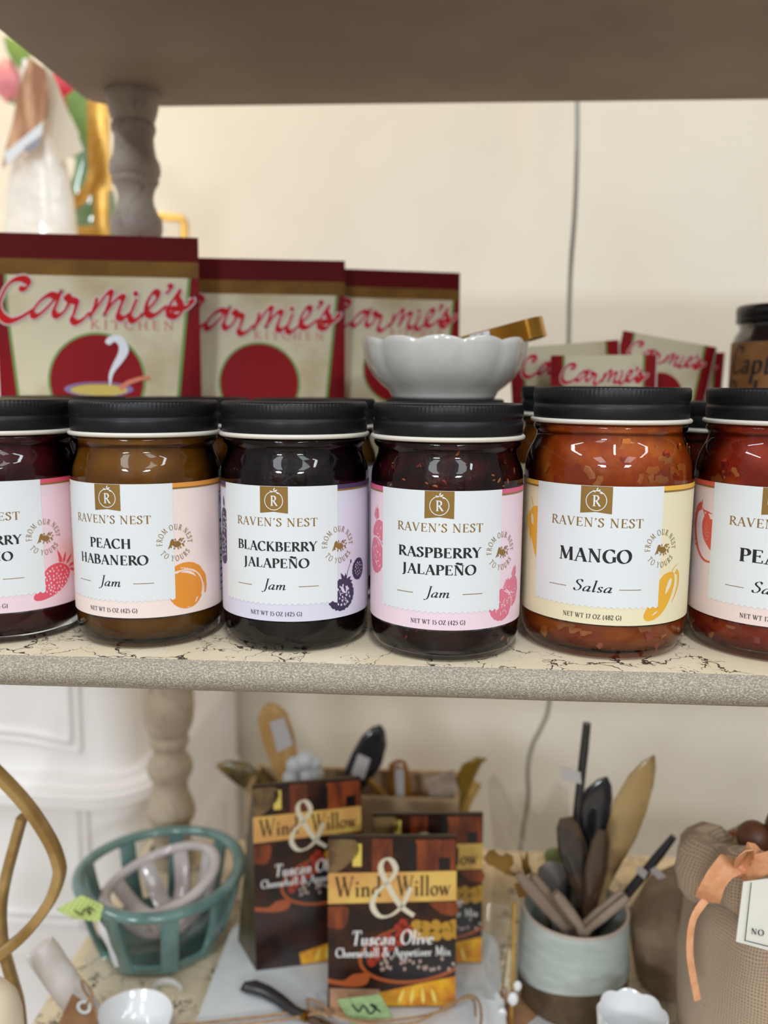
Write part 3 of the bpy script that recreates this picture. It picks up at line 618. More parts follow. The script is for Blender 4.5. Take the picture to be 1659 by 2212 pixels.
def print_label(lab, K, kind, tint, accent, fruitc, l1, l2, word, net, name_h, w1, w2, wordw):
    H = (K['zt']-K['zl'])*1000; LF, LH, L0, L1, L2 = (cylmap(K, o) for o in (.00005, .00010, .00015, .00021, .00027))
    W2 = 35.4 if K is JAM else 36.2
    zig = [(-W2, 0), (W2, 0), (W2, .868*H)]
    n = 22
    for i in range(1, n*2): zig.append((W2-2*W2*i/(2*n), (.868 + (.012 if i % 2 else -.004))*H))
    zig.append((-W2, .868*H))
    strips = [[zig[0], zig[1], (W2, .85*H), (-W2, .85*H)]]
    strips += [[(zig[i][0], .85*H), (zig[i+1][0], .85*H), zig[i+1], zig[i]] for i in range(2, len(zig)-1)]
    decal('front_panel', strips, L0, m_paper, lab, 3.0)
    far = 118
    for a_, b_ in ((-far, -W2), (W2, far)):
        decal('top_stripe', [rect(a_, 0, b_, .032*H)], L0, mat(kind+'_stripe', accent, .45), lab, 3.0)
        decal('gold_line', [rect(a_, .032*H, b_, .045*H)], L0, m_gold, lab, 3.0)
    k = 1.0 if K is JAM else 1.06
    decal('gold_banner', [[(-7.7*k,.002*H),(7.7*k,.002*H),(7.7*k,.197*H),(0,.185*H),(-7.7*k,.197*H)]], L1, m_gold, lab, 2.5)
    em = ringp(0, .105*H, 4.75*k, 5.15*k) + move(scale2(text('R', 5.4*k, None, .15, .06), 1, -1), 0, .105*H+2.7*k)
    em += [leaf(.3, .037*H, 2.1, .8, -25), leaf(-.4, .045*H, 2.0, .7, -150), leaf(.0, .034*H, 2.0, .7, -70), leaf(1.4, .047*H, 2.0, .7, 15)]
    decal('monogram', em, L2, m_paper, lab, 2.5)
    g = move(scale2(text("RAVEN'S NEST", 4.5*k, 47*k, .14, .055, track=.06), 1, -1), 0, .292*H)
    g += [rect(-23.5*k, .735*H, -13.5*k, .74*H), rect(13.0*k, .735*H, 24*k, .74*H)]
    ex, ey = (36.2 if K is JAM else 36.6), .445*H
    g += move(scale2(ring_text('FROM OUR NEST', 3.0, 7.3, 92, False, .13, .07, 196), 1, -1), ex, ey)
    g += move(scale2(ring_text('TO YOURS', 3.0, 7.3, 270, True, .13, .07, 118), 1, -1), ex, ey)
    g += bird(ex, ey, .72)
    decal('gold_lettering', g, L1, m_gold, lab, 3.0)
    if l2:
        t = move(scale2(text(l1, name_h, w1, .19, .065), 1, -1), 0, .475*H) + move(scale2(text(l2, name_h, w2, .19, .065), 1, -1), 0, .598*H)
    else:
        t = move(scale2(text(l1, name_h, w1, .19, .065), 1, -1), 0, .545*H)
    t += move(scale2(text(word, 6.0*k, wordw, .11, .035, .22, italic=True), 1, -1), -.5, .762*H)
    t += move(scale2(text(net, 2.35*k, 29.5*k, .14, .07, track=.06), 1, -1), 0, .958*H)
    decal('lettering', t, L1, m_ink, lab, 3.0)
    F, D, FL, DL = fruit(kind, H)
    for a_, b_ in ((F, D), (FL, DL)):
        if a_: decal('fruit_print', a_, LF, mat(kind+'_fruit', fruitc, .5), lab, 2.5)
        if b_: decal('fruit_highlight', b_, LH, mat(kind+'_tint_print', tint, .5), lab, 2.5)
    nf = [rect(72, .11*H, 96, .90*H)]
    decal('facts_panel', nf, L0, m_paper, lab, 3.0)
    fx = 73.0
    q = [rect(72, .11*H, 96, .116*H), rect(72, .894*H, 96, .90*H), rect(72, .11*H, 72.4, .90*H), rect(95.6, .11*H, 96, .90*H)]
    q += move(scale2(text('Nutrition', 5.0, 22, .16, .09, anchor='l'), 1, -1), fx, .21*H) + [rect(fx, .33*H, 95, .355*H)]
    q += move(scale2(text('Calories', 4.2, 16, .16, .09, anchor='l'), 1, -1), fx, .46*H) + [rect(fx, .49*H, 95, .50*H)]
    for i in range(6): q.append(rect(fx, (.56+.055*i)*H, fx+9+5*((i*7) % 3), (.575+.055*i)*H))
    decal('facts_lettering', q, L1, m_blueink, lab, 3.0)

def facing(x, y, extra):
    dx, dy = CAM.x-x, CAM.y-y; return math.atan2(dx, -dy) + R(extra)
def make_jar(K, name, label, x, y, rot, c1, c2, group=None, nscale=60, labelc=None, seeds=None, rough=.35):
    root = empty(name, label, 'jar', (x, y, 0.0004), facing(x, y, rot), group)
    put('glass', K['glass_me'], m_glass, root); put('glass_base', K['base_me'], m_thick, root)
    key = 'contents_%d_%d' % (int(c1[0]*9999), int(c2[1]*9999)+int(c2[0]*999))
    cm = mat(key, c1, rough, spec=.12, c2=c2, nscale=nscale, ncon=(.42, .66), sss=0.0, bump=(nscale*1.5, .5, .002))
    MB().lathe(K['cont'], 72).build('contents', cm, root, True, 60, local=True)
    lid = put('lid', K['lid_me'], m_lid, root)
    put('rim', K['rim_me'], m_rim, lid)
    lab = put('label', K['label_me'], labelc or m_paper, root)
    return root, lab
def flecks(root, K, n, cols, seed, size=.0011, zr=None, fl=.25):
    """small seeds or chopped pieces pressed against the glass"""
    rnd = random.Random(seed); mbs = [MB() for _ in cols]
    prof = K['cont']
    for i in range(n):
        z = rnd.choice([rnd.uniform(.006, .019), rnd.uniform(K['zt']+.001, K['zt']+.021), rnd.uniform(K['zt']-.001, K['zt']+.012)]); a = rnd.uniform(-PI, PI)
        r = 0
        for (r0, z0), (r1, z1) in zip(prof[1:-1], prof[2:]):
            if z0 <= z <= z1 and z1 > z0: r = r0+(r1-r0)*(z-z0)/(z1-z0); break
        if r < .01: continue
        s_ = size*rnd.uniform(.6, 1.3); c = Vector((r*math.sin(a), -r*math.cos(a), z)); t = Vector((math.cos(a), math.sin(a), 0)); u = Vector((0, 0, 1)); g = rnd.uniform(0, PI)
        t2 = t*math.cos(g)+u*math.sin(g); u2 = -t*math.sin(g)+u*math.cos(g)
        mbs[rnd.randrange(len(cols))].loft([c-t2*s_+u2*s_*.25, c-t2*s_*.5, c, c+t2*s_*.5, c+t2*s_+u2*s_*.25], u2, [s_*.1, s_*.4, s_*.5, s_*.4, s_*.1] if fl > .2 else [s_*.5, s_*.55, s_*.5, s_*.6, s_*.45], s_*fl, 8, 2 if fl > .2 else 3)
    for mb, (cn, cc) in zip(mbs, cols):
        o = mb.build('seeds', mat(cn, cc, .4), root, True, local=True); o['kind'] = 'stuff'

pk = mat('label_pink', C(232, 205, 214), .5, spec=.3); pc = mat('label_peach', C(236, 216, 210), .5, spec=.3)
lv = mat('label_lavender', C(212, 208, 224), .5, spec=.3); rs = mat('label_rose', C(234, 208, 219), .5, spec=.3)
cm_ = mat('label_cream', C(228, 217, 184), .5, spec=.3); co_ = mat('label_coral', C(232, 210, 204), .5, spec=.3)
j, lab = make_jar(JAM, 'jam_jar', 'dark red jam jar with strawberry on a pink label, cut off by the left edge', -.2318, .0535, -22.5, C(58, 8, 14), C(84, 16, 24), labelc=pk)
print_label(lab, JAM, 'strawberry', C(232, 205, 214), C(222, 84, 110), C(222, 84, 104), 'STRAWBERRY', 'JALAPEÑO', 'Jam', 'NET WT 15 OZ (425 G)', 5.1, 47.5, 37.5, 13.6)
j, lab = make_jar(JAM, 'jam_jar', 'amber brown jam jar reading PEACH HABANERO with an orange fruit on the label', -.1453, .0526, -30, C(120, 72, 12), C(142, 92, 20), labelc=pc, nscale=40)
print_label(lab, JAM, 'peach', C(238, 214, 204), C(226, 148, 62), C(224, 140, 44), 'PEACH', 'HABANERO', 'Jam', 'NET WT 15 OZ (425 G)', 5.3, 25.2, 42.6, 13.6)
j, lab = make_jar(JAM, 'jam_jar', 'nearly black jam jar reading BLACKBERRY JALAPEÑO on a white and lavender label', -.0583, .0535, -15.7, C(17, 7, 9), C(38, 12, 20), labelc=lv, nscale=90)
print_label(lab, JAM, 'blackberry', C(212, 208, 224), C(72, 52, 92), C(58, 44, 78), 'BLACKBERRY', 'JALAPEÑO', 'Jam', 'NET WT 15 OZ (425 G)', 5.1, 46.5, 37.5, 13.6)
j, lab = make_jar(JAM, 'jam_jar', 'dark seedy jam jar reading RASPBERRY JALAPEÑO on a pink and white label', .0291, .0441, -4.8, C(34, 9, 9), C(66, 14, 16), labelc=rs, nscale=90)
print_label(lab, JAM, 'raspberry', C(234, 208, 219), C(216, 92, 130), C(218, 116, 138), 'RASPBERRY', 'JALAPEÑO', 'Jam', 'NET WT 15 OZ (425 G)', 5.3, 45.5, 40.0, 13.6)
flecks(j, JAM, 46, [('orange_seed', C(206, 120, 60)), ('red_seed', C(128, 30, 30))], 11, .0014)
j, lab = make_jar(SAL, 'salsa_jar', 'orange salsa jar reading MANGO with a cream label and yellow fruit', .1209, .0587, -6.1, C(166, 66, 18), C(194, 100, 34), labelc=cm_, nscale=55)
print_label(lab, SAL, 'mango', C(228, 217, 184), C(232, 176, 66), C(226, 168, 48), 'MANGO', None, 'Salsa', 'NET WT 17 OZ (482 G)', 7.1, 38.7, 0, 20.5)
flecks(j, SAL, 90, [('mango_piece', C(194, 104, 32)), ('pepper_piece', C(164, 58, 20)), ('onion_piece', C(190, 112, 46))], 12, .0034, fl=.12)
j, lab = make_jar(SAL, 'salsa_jar', 'red salsa jar with coral fruit outline on its label, cut off by the right edge', .2186, .0595, -0.5, C(158, 44, 22), C(188, 76, 40), labelc=co_, nscale=55)
print_label(lab, SAL, 'peachsalsa', C(232, 210, 204), C(222, 92, 72), C(218, 88, 68), 'PEACH', None, 'Salsa', 'NET WT 17 OZ (482 G)', 7.1, 36, 0, 20.5)
flecks(j, SAL, 90, [('peach_piece', C(200, 118, 62)), ('tomato_piece', C(150, 40, 26))], 13, .0034, fl=.12)
# second row, mostly lids in view
for K, x, y, c1, c2, lb, lc in (
    (JAM, -.2345, .1480, C(70, 14, 20), C(50, 10, 14), 'black-lidded jar in the second row between the strawberry and peach jars', pk),
    (JAM, -.1475, .1480, C(112, 62, 16), C(132, 78, 24), 'black-lidded jar in the second row between the peach and blackberry jars', pc),
    (JAM, -.0605, .1450, C(112, 80, 30), C(132, 92, 40), 'black-lidded jar in the second row right behind the blackberry jar', lv),
    (JAM, .0285, .1790, C(34, 9, 9), C(66, 14, 16), 'black-lidded jar directly under the white scalloped bowl', rs),
    (SAL, .1230, .1560, C(130, 78, 24), C(160, 96, 34), 'amber salsa jar in the second row behind the mango salsa', cm_),
    (JAM, .2210, .1540, C(86, 24, 14), C(110, 40, 20), 'black-lidded jar in the second row showing between the two salsa jars', co_)):
    make_jar(K, 'salsa_jar' if K is SAL else 'jam_jar', lb, x, y, 12, c1, c2, 'jars in the second row', 40, lc)

# ================================================================== pouches, packets, bowl and bottle on the middle shelf
m_bagred = mat('pouch_red', C(140, 24, 30), .5, spec=.08, c2=C(116, 22, 28), nscale=9)
m_bagdark = mat('pouch_dark_red', C(92, 12, 16), .5, spec=.08)
m_baggold = mat('pouch_gold_band', C(126, 90, 36), .5, spec=.1, c2=C(108, 74, 32), nscale=30)
m_parch = mat('pouch_parchment', C(208, 198, 168), .5, spec=.2, c2=C(172, 148, 108), nscale=16, ncon=(.5, .75))
m_green = mat('pouch_green_line', C(96, 132, 44), .45)
m_titlered = mat('title_red', C(188, 24, 28), .5, spec=.1)
m_titleedge = mat('title_outline', C(206, 186, 184), .4)
m_kit = mat('subtitle_pink', C(196, 110, 106), .45)
m_disc = mat('disc_red', C(138, 20, 26), .5, spec=.08)
m_steam = mat('steam_white', C(222, 220, 228), .45)
m_purple = mat('pot_purple', C(124, 92, 150), .45)
m_spoon = mat('spoon_orange', C(206, 104, 66), .45)
TIT = [  # centre lines of the brush-script title, in traced units (x right, y down)
 [(110,425),(150,420),(166,390),(140,362),(85,365),(35,400),(0,460),(-25,530),(-10,595),(40,628),(110,610),(190,562)],
 [(345,480),(300,468),(250,495),(205,545),(190,590),(220,598),(275,555),(330,495),(372,446)], [(372,446),(345,515),(325,572),(345,602),(385,580),(412,540)],
 [(412,540),(425,498),(404,478),(430,502),(468,520),(455,580),(440,622),(462,648),(505,632),(548,590)],
 [(600,496),(585,548),(556,612)], [(556,612),(612,535),(662,470),(692,462),(680,520),(650,600)], [(650,600),(700,530),(745,492),(770,500),(748,560),(738,610),(765,628),(808,600)],
 [(855,508),(832,562),(812,618),(838,645),(890,610)], [(852,462),(850,476)],
 [(890,610),(940,562),(988,505),(990,466),(958,470),(922,535),(924,598),(970,610),(1045,555)],
 [(1074,412),(1078,438),(1052,466)],
 [(1045,585),(1100,505),(1140,450),(1126,500),(1146,555),(1142,600),(1104,622),(1064,604),(1074,574),(1130,572),(1182,562),(1216,536),(1206,518)]]
def title(extra, thick=54, thin=15):
    out = []
    for p in TIT:
        if len(p) == 2: out += [ellipse((p[0][0]+p[1][0])/2, (p[0][1]+p[1][1])/2, 17+extra, 19+extra, 14)]; continue
        c = cr(p, 6); out += sweep(c, lambda a, t: thin + (thick-thin)*abs(math.sin(a-R(-52)))**1.8 + 2*extra)
        for q in (c[0], c[-1]): out.append(ellipse(q[0], q[1], thin*.6+extra, thin*.6+extra, 10))
    return out
def norm(polys, slope=.037): # traced units -> pouch units (u across, v down, both in widths)
    return [[((x+47)/1312, (y-(62+slope*x))/1312) for x, y in q] for q in polys]
def pouch(label, wd, h, loc, rz, disc='pot', lean=.03, seed=1):
    root = empty('soup_mix_pouch', label, 'pouch', loc, rz, 'large red topped pouches')
    rnd = random.Random(seed); ph = rnd.uniform(0, 6)
    def t(x, z):
        a = max(0, 1-(2*x/wd)**2)**.6; v = (h-z)/h
        b = 0 if v < .12 else min(1, (v-.12)/.55)**1.3
        return .0006 + .021*a*b + .0009*math.sin(x*95+ph)*math.sin(z*70+ph)*a*min(1, v*3)
    def fm(off): return lambda u, v: ((u-.5)*wd, -t((u-.5)*wd, h-v*wd)-off + lean*(h-v*wd), h-v*wd)
    mb = MB(); nu, nv = 26, 30
    mb.grid(lambda a, b: ((a-.5)*wd, -t((a-.5)*wd, b*h)+lean*b*h, b*h), nu, nv)
    mb.grid(lambda a, b: ((.5-a)*wd, t((.5-a)*wd, b*h)*.7+lean*b*h, b*h), nu, nv)
    body = mb.build('pouch_body', m_bagred, root, True, 60, local=True)
    f0, f1, f2, f3, f4 = (fm(.0003*k) for k in (1, 2, 3, 4, 5)); hh = h/wd
    def band(v0, v1, n=24): return [[(i/n, v0), ((i+1)/n, v0), ((i+1)/n, v1), (i/n, v1)] for i in range(n)]
    decal('top_band', band(.001, .124), f0, m_bagdark, root, .05)
    decal('gold_band', band(.124, .203), f0, m_baggold, root, .05)
    lft = lambda v: .055 + .11*max(0, (v-.3))**1.2 ; rgt = lambda v: .948-.105*max(0, (v-.2))
    n = 30; vv = [.203+(hh*.93-.203)*i/n for i in range(n+1)]
    decal('parchment_panel', [[(lft(vv[i]), vv[i]), (rgt(vv[i]), vv[i]), (rgt(vv[i+1]), vv[i+1]), (lft(vv[i+1]), vv[i+1])] for i in range(n)], f0, m_parch, root, .06)
    decal('green_line', [[(rgt(vv[i])-.004, vv[i]), (rgt(vv[i])+.012, vv[i]), (rgt(vv[i+1])+.012, vv[i+1]), (rgt(vv[i+1])-.004, vv[i+1])] for i in range(n)], f1, m_green, root, .06)
    decal('green_line', [[(lft(vv[i])-.010, vv[i]), (lft(vv[i])+.003, vv[i]), (lft(vv[i+1])+.003, vv[i+1]), (lft(vv[i+1])-.010, vv[i+1])] for i in range(n)], f1, m_green, root, .06)
    cx, cy, rr = .49, .722, .228
    d = decal('round_print', [ellipse(cx, cy, rr, rr, 60)], f1, m_disc, root, .05)
    decal('green_ring', ringp(cx, cy, rr, rr+.012, 60), f1, m_green, d, .05)
    if disc == 'pot':
        decal('pot_rim', ringp(cx+.01, cy+.045, .135, .168, 40, .22), f2, m_purple, d, .05)
        decal('pot_soup', [ellipse(cx+.01, cy+.05, .14, .03, 30)], f2, mat('soup_yellow', C(196, 170, 60), .45), d, .05)
        decal('steam', [[((x+47)/1312, (y-(62+.037*x))/1312) for x, y in cr([(655,790),(680,802),(712,782),(738,812),(732,862),(700,925),(672,1000),(680,1075),(702,990),(762,915),(800,850),(790,792),(750,746),(690,742),(655,770),(655,790)], 4)]], f3, m_steam, d, .05)
        decal('spoon_handle', norm(sweep([(740,1090),(800,1052),(870,1030),(935,1022)], lambda a, t: 34-10*t)), f3, m_spoon, d, .05)
    decal('title_outline', norm(title(10)), f2, m_titleedge, root, .05)
    decal('title_lettering', norm(title(0)), f3, m_titlered, root, .05)
    k = scale2(text('KITCHEN', 58/1312, 545/1312, .13, .06, track=.25), 1, -1)
    decal('subtitle_lettering', move(k, (825+47)/1312, (703-(62+.037*825))/1312), f2, m_kit, root, .05)
    return root
def between(pl, pr, z=.0006):
    c = (pl+pr)/2; return (c.x, c.y, z), math.atan2(pr.y-pl.y, pr.x-pl.x), (Vector((pr.x, pr.y))-Vector((pl.x, pl.y))).length
def pouch_px(label, l, r, yl, yr, disc, seed):
    pl, pr = at(l[0], l[1], yl), at(r[0], r[1], yr); loc, rz, wd = between(pl, pr); h = (pl.z+pr.z)/2
    lean = .03
    loc = (loc[0]+math.sin(rz)*lean*h, loc[1]-math.cos(rz)*lean*h, loc[2])
    return pouch(label, wd, h, loc, rz, disc, lean, seed)
pouch_px('nearest and largest red topped soup pouch, cut off by the left edge', (-16, 502), (428, 517), .208, .236, 'pot', 1)
pouch_px('middle one of the three red topped soup pouches', (375, 556), (745, 567), .262, .284, None, 2)
pouch_px('rightmost red topped soup pouch, partly hidden by the scalloped bowl', (706, 575), (993, 597), .298, .330, None, 3)

m_packside = mat('packet_foil_back', C(190, 184, 172), .4)
def packet(label, q, title_on=True, y=.28, lz=1.0):
    """flat seasoning packet; q = top left and top right pixel; stands on the shelf"""
    (l, r, yl, yr) = q
    pl, pr = at(l[0], l[1], yl), at(r[0], r[1], yr); loc, rz, wd = between(pl, pr)
    roll = math.atan2(pr.z-pl.z, wd); wd = math.hypot(wd, pr.z-pl.z); h = (pl.z+pr.z)/2-.0006-abs(math.sin(roll))*wd*.5
    root = empty('seasoning_packet', label, 'packet', loc, rz, 'small seasoning packets'); root.rotation_euler = (0, -roll, rz)
    h = (pl.z+pr.z)/2/math.cos(roll) - abs(math.sin(roll))*wd*.5 - .001
    up_ = Matrix.Rotation(rz, 3, 'Z') @ Matrix.Rotation(-roll, 3, 'Y') @ Vector((0, 0, h))
    root.location = Vector((loc[0], loc[1], (pl.z+pr.z)/2)) - up_
    def t(x, z): return .0004 + .004*max(0, 1-(2*x/wd)**2)*max(0, 1-(2*z/h-1)**2)
    def fm(off): return lambda u, v: ((u-.5)*wd, -t((u-.5)*wd, h-v*wd)-off, h-v*wd)
    mb = MB(); mb.grid(lambda a, b: ((a-.5)*wd, -t((a-.5)*wd, b*h), b*h), 14, 16); mb.grid(lambda a, b: ((.5-a)*wd, t((.5-a)*wd, b*h), b*h), 14, 16)
    mb.build('packet_body', m_packside, root, True, 60, local=True)
    n = 14; hh = h/wd; f0, f1, f2 = fm(.0003), fm(.0006), fm(.0009)
    def strip(u0, u1): return [[(u0, hh*i/n), (u1, hh*i/n), (u1, hh*(i+1)/n), (u0, hh*(i+1)/n)] for i in range(n)]
    decal('parchment_panel', strip(.13, .86), f0, m_parch, root, .1)
    [decal('side_band', strip(*q_), f0, m_bagred, root, .1) for q_ in ((.0, .11), (.88, .985))]
    [decal('green_line', strip(*q_), f0, m_green, root, .1) for q_ in ((.11, .13), (.86, .88))]
    pts_ = lambda e, a, b: [[(.10+(x+30)/1250*.80, .185+(y-520)/1250*.80) for x, y in q_] for q_ in title(e, a+14, b+2)]
    decal('title_outline', pts_(14, 44, 20), f1, m_titleedge, root, .1)
    decal('title_lettering', pts_(0, 44, 20), f2, m_titlered, root, .1)
    decal('round_print', [ellipse(.5, .60, .25, .25, 40)], f1, m_disc, root, .1)
    return root
packet('small packet behind the others, its right edge just showing', ((1400, 757), (1566, 762), .318, .322))
packet('tilted small packet highest at the right of the packets', ((1346, 714), (1549, 751), .300, .306))
packet('small packet at the back left, half hidden by the bowl', ((1100, 752), (1338, 734), .272, .296))
packet('front small packet showing its whole pink title above the mango lid', ((1190, 768), (1421, 766), .250, .254))

# scalloped bowl on a lid
m_bowl = mat('white_glaze', C(222, 220, 214), .16, spec=.5, coat=.4, c2=C(212, 209, 202), nscale=30)
bc = at(958, 862, .180); bowl_z = .1368
root = empty('scalloped_bowl', 'off-white glazed scalloped bowl resting on the jar lids', 'bowl', (bc.x, .180, bowl_z))
def scal(r, z, a, i):
    k = min(1, max(0, (z-.004)/.03)); l = abs(math.cos(a*6+.35))**.8
    return r*(1+.042*k*(l-.6)), z + (.0026*(l-.5) if z > .03 else 0)*k
prof = [(0,.003),(.030,.003),(.0325,.0005),(.0358,.0),(.0368,.0018),(.0385,.0052),(.0440,.0095),(.0495,.0155),(.0535,.0220),(.0562,.0300),(.0572,.0360),(.0576,.0390),(.0570,.0402),(.0556,.0400),(.0545,.0370),(.0530,.0300),(.0500,.0215),(.0440,.0130),(.0360,.0085),(0,.0070)]
MB().lathe(prof, 120, scal).build('bowl_body', m_bowl, root, True, 70, local=True)
# gold band in the bowl
m_brass = mat('polished_gold', C(176, 130, 54), .14, metal=1.0)
gx = at(1058, 730, .178)
root = empty('gold_napkin_ring', 'shiny gold oval band with paper tag tilted in the scalloped bowl', 'napkin ring', (gx.x, .180, gx.z-.002))
root.rotation_euler = (0, R(-15), R(-6))
path = []
Ls, Ws = .026, .017
for a in range(-90, 91, 15): path.append((Ls+Ws*.75*math.cos(R(a)), Ws*math.sin(R(a)), 0))
for a in range(90, 271, 15): path.append((-Ls+Ws*.75*math.cos(R(a)), Ws*math.sin(R(a)), 0))
mb = MB(); n = len(path); vs = []; fs = []
for i, p in enumerate(path):
    p = Vector(p); t = (Vector(path[(i+1) % n])-Vector(path[i-1])).normalized(); nm = t.cross(Vector((0, 0, 1)))
    for dn, dz in ((.0005, -.0068), (.0005, .0068), (-.0005, .0068), (-.0005, -.0068)): vs.append(p+nm*dn+Vector((0, 0, dz)))
for i in range(n):
    j_ = (i+1) % n
    for k in range(4): fs.append((i*4+k, i*4+(k+1) % 4, j_*4+(k+1) % 4, j_*4+k))
mb.add(vs, fs).build('band', m_brass, root, True, 40, local=True)
tg = MB().card([(-.013,-.0182,-.008), (.001,-.0182,-.009), (.002,-.0184,.006), (-.0115,-.0184,.006)], .0004).build('paper_tag', mat('tag_paper', C(214, 214, 216), .6), root, False, local=True)
decal('handwriting', [[(x*.001-.0055, y*.001) for x, y in q] for q in sweep(cr([(3,5),(1,4),(2,2),(4,3),(2.5,0),(1,-2),(3,-2)]), lambda a, t: .6)+sweep(cr([(-3,5),(-1,4.4),(0,3)]), lambda a, t: .5)+sweep(cr([(1,-4),(3,-5),(4,-4)]), lambda a, t: .5)], lambda x, y: (x, -.0191, y), m_ink, tg)

# glaze bottle at the right edge
bp_ = at(1690, 760, .265)
root = empty('glaze_bottle', 'tall dark glaze bottle with black lid and brown paper label at the right edge', 'bottle', (bp_.x, .265, .0006), facing(bp_.x, .265, -24))
m_bot = mat('dark_glaze', C(26, 18, 18), .12, spec=.6, coat=.5)
MB().lathe([(0,0),(.034,0),(.037,.004),(.0375,.02),(.0375,.172),(.0372,.180),(.0355,.186),(.033,.189),(.033,.195),(.0,.195)], 64).build('bottle_body', m_bot, root, True, 50, local=True)
MB().lathe([(0,.1945),(.0345,.1945),(.0355,.1955),(.0356,.199),(.035,.1995),(.0356,.2005),(.0358,.2055),(.0352,.2075),(.034,.2085),(0,.2085)], 72).build('lid', mat('gloss_black_lid', C(20, 20, 22), .22, spec=.5), root, True, 50, local=True)
lb = MB().grid(lambda u, v: (.0378*math.sin((u*2-1)*2.6), -.0378*math.cos((u*2-1)*2.6), .05+.130*v), 60, 1).build('label', mat('brown_label', C(150, 104, 58), .5, c2=C(124, 78, 36), nscale=40), root, True, 60, local=True)
bm = lambda x, y: (.0380*math.sin(x/.0378), -.0380*math.cos(x/.0378), y)
tt = move(text('Captain', .021, .062, .15, .06, .2), .002, .156) + move(text("Rodney's", .021, .070, .15, .06, .2), .002, .130)
decal('lettering', tt, bm, m_ink, lb, .004)

# cable hanging behind the shelf
cab = [(1246, 60), (1247, 222), (1247, 290), (1245, 380), (1241, 470), (1234, 560), (1230, 650), (1228, 740), (1222, 900), (1212, 1100), (1200, 1350), (1186, 1520), (1170, 1570), (1150, 1610), (1140, 1660), (1141, 1720), (1132, 1780), (1124, 1840), (1112, 1960)]
mb = MB().tube(cr([tuple(at(x, y, .455)) for x, y in cab], 5), .0023, 10)
o = mb.build('hanging_cable', mat('grey_cable', C(150, 148, 140), .45), None, True); tag(o, 'thin grey cable hanging down the wall behind the shelf', 'cable')

# ================================================================== white cabinet and what stands on it (left, behind the shelf)
m_cabw = mat('cabinet_white', C(240, 236, 234), .4, spec=.4, c2=C(235, 230, 227), nscale=4)
CX, CYF, CYB, CTOP = -.3005, .415, .862, .270
cabinet = empty('white_cabinet', 'white painted French style cabinet with moulded panels behind the shelf on the left', 'cabinet', (-.70, .64, -1.25))
def footprint(ex, ey, rad, wave=0.0):
    x1, y0 = CX+ex, CYF-ey; p = [(-1.15, CYB), (-1.15, y0)]
    for i in range(13):
        x = -1.15 + (x1-rad+1.15)*i/12; p.append((x, y0 - wave*math.sin((x+.36)*11)))
    for a in range(-80, 1, 10): p.append((x1-rad+rad*math.cos(R(a)), y0+rad+rad*math.sin(R(a))))
    p.append((x1, CYB)); return p
def slab(name, fp, z0, z1, m_=m_cabw): return MB().prism([(x, y, z0) for x, y in fp], None, (0, 0, z1-z0)).build(name, m_, cabinet, True, 30)
slab('upper_body', footprint(0, 0, .035), -.290, CTOP-.02)
slab('top_board', footprint(.012, .012, .04), CTOP-.02, CTOP)
slab('lower_body', footprint(.004, .006, .035), -1.23, -.300)
for k, (e, z0, z1) in enumerate(((.016, -.300, -.292), (.030, -.292, -.280), (.026, -.280, -.275), (.014, -.275, -.268))):
    slab('waist_moulding', footprint(e, e+.006, .06, .006), z0, z1)
slab('base_moulding', footprint(.020, .020, .04), -1.25, -1.10)
slab('lower_rail', footprint(.014, .014, .04), -.478, -.448)
def strip(name, pts_, y, wd=.0035, dp=.004):
    return MB().loft([(x, y, z) for x, z in pts_], (1, 0, .001) if abs(pts_[0][0]-pts_[-1][0]) < .02 else (0, 0, 1), wd, dp, 8, 2).build(name, m_cabw, cabinet, True, 50)
for k, o_ in enumerate((0, .010)):
    strip('panel_moulding', [(-.352-o_, CTOP-.06), (-.352-o_, -.1), (-.352-o_, -.243+o_)], CYF-.001)
    MB().loft([(-.352-o_, CYF-.001, -.243+o_), (-.375, CYF-.001, -.240+o_), (-.41, CYF-.001, -.234+o_), (-.46, CYF-.001, -.231+o_), (-.8, CYF-.001, -.231+o_)], (0, 0, 1), .0035, .004, 8).build('panel_moulding', m_cabw, cabinet, True, 50)
    strip('panel_moulding', [(-.346-o_, -.305), (-.346-o_, -.38), (-.346-o_, -.445)], CYF-.007)
    MB().loft([(-.346-o_, CYF-.007, -.440+o_), (-.5, CYF-.007, -.440+o_), (-.9, CYF-.007, -.440+o_)], (0, 0, 1), .0035, .004, 8).build('panel_moulding', m_cabw, cabinet, True, 50)
for y0 in (.79,):
    MB().box((CX, y0, -1.10), (CX+.010, CYB, -.300)).build('side_stile', m_cabw, cabinet, False)
    MB().box((CX-.002, y0, -.268), (CX+.006, CYB, CTOP-.02)).build('side_stile', m_cabw, cabinet, False)
ZT = CTOP + .0005
# gift bag in clear wrap with a printed tag
gp = at(85, 480, .53)
root = empty('gift_bag', 'white gift bag in clear wrap with a wood-grain tag and cream card', 'gift bag', (gp.x, .53, ZT))
m_bagw = mat('wrapped_white', C(224, 218, 210), .25, spec=.5, coat=.5, bump=(22, .9, .01))
pz_ = [(90, 640), (90, 505), (88, 430), (86, 360), (82, 300), (74, 230), (66, 175), (60, 130)]
pp = [at(x, y, .53) for x, y in pz_]; pp[0].z = ZT; 
MB().loft(pp, (1, 0, 0), [.044, .040, .036, .030, .022, .014, .010, .006], [.026, .024, .022, .018, .014, .010, .008, .005], 20, 2.6).build('bag_body', m_bagw, root, True, 60)
MB().card([at(66, 150, .512), at(128, 350, .512), at(181, 325, .512), at(106, 140, .512)], .0008).build('cream_card', mat('cream_card', C(206, 194, 172), .6), root, False)
def ppoly(pxs, Y, th_=.0008): return MB().prism([at(x, y, Y) for x, y in pxs], None, (0, th_, 0))
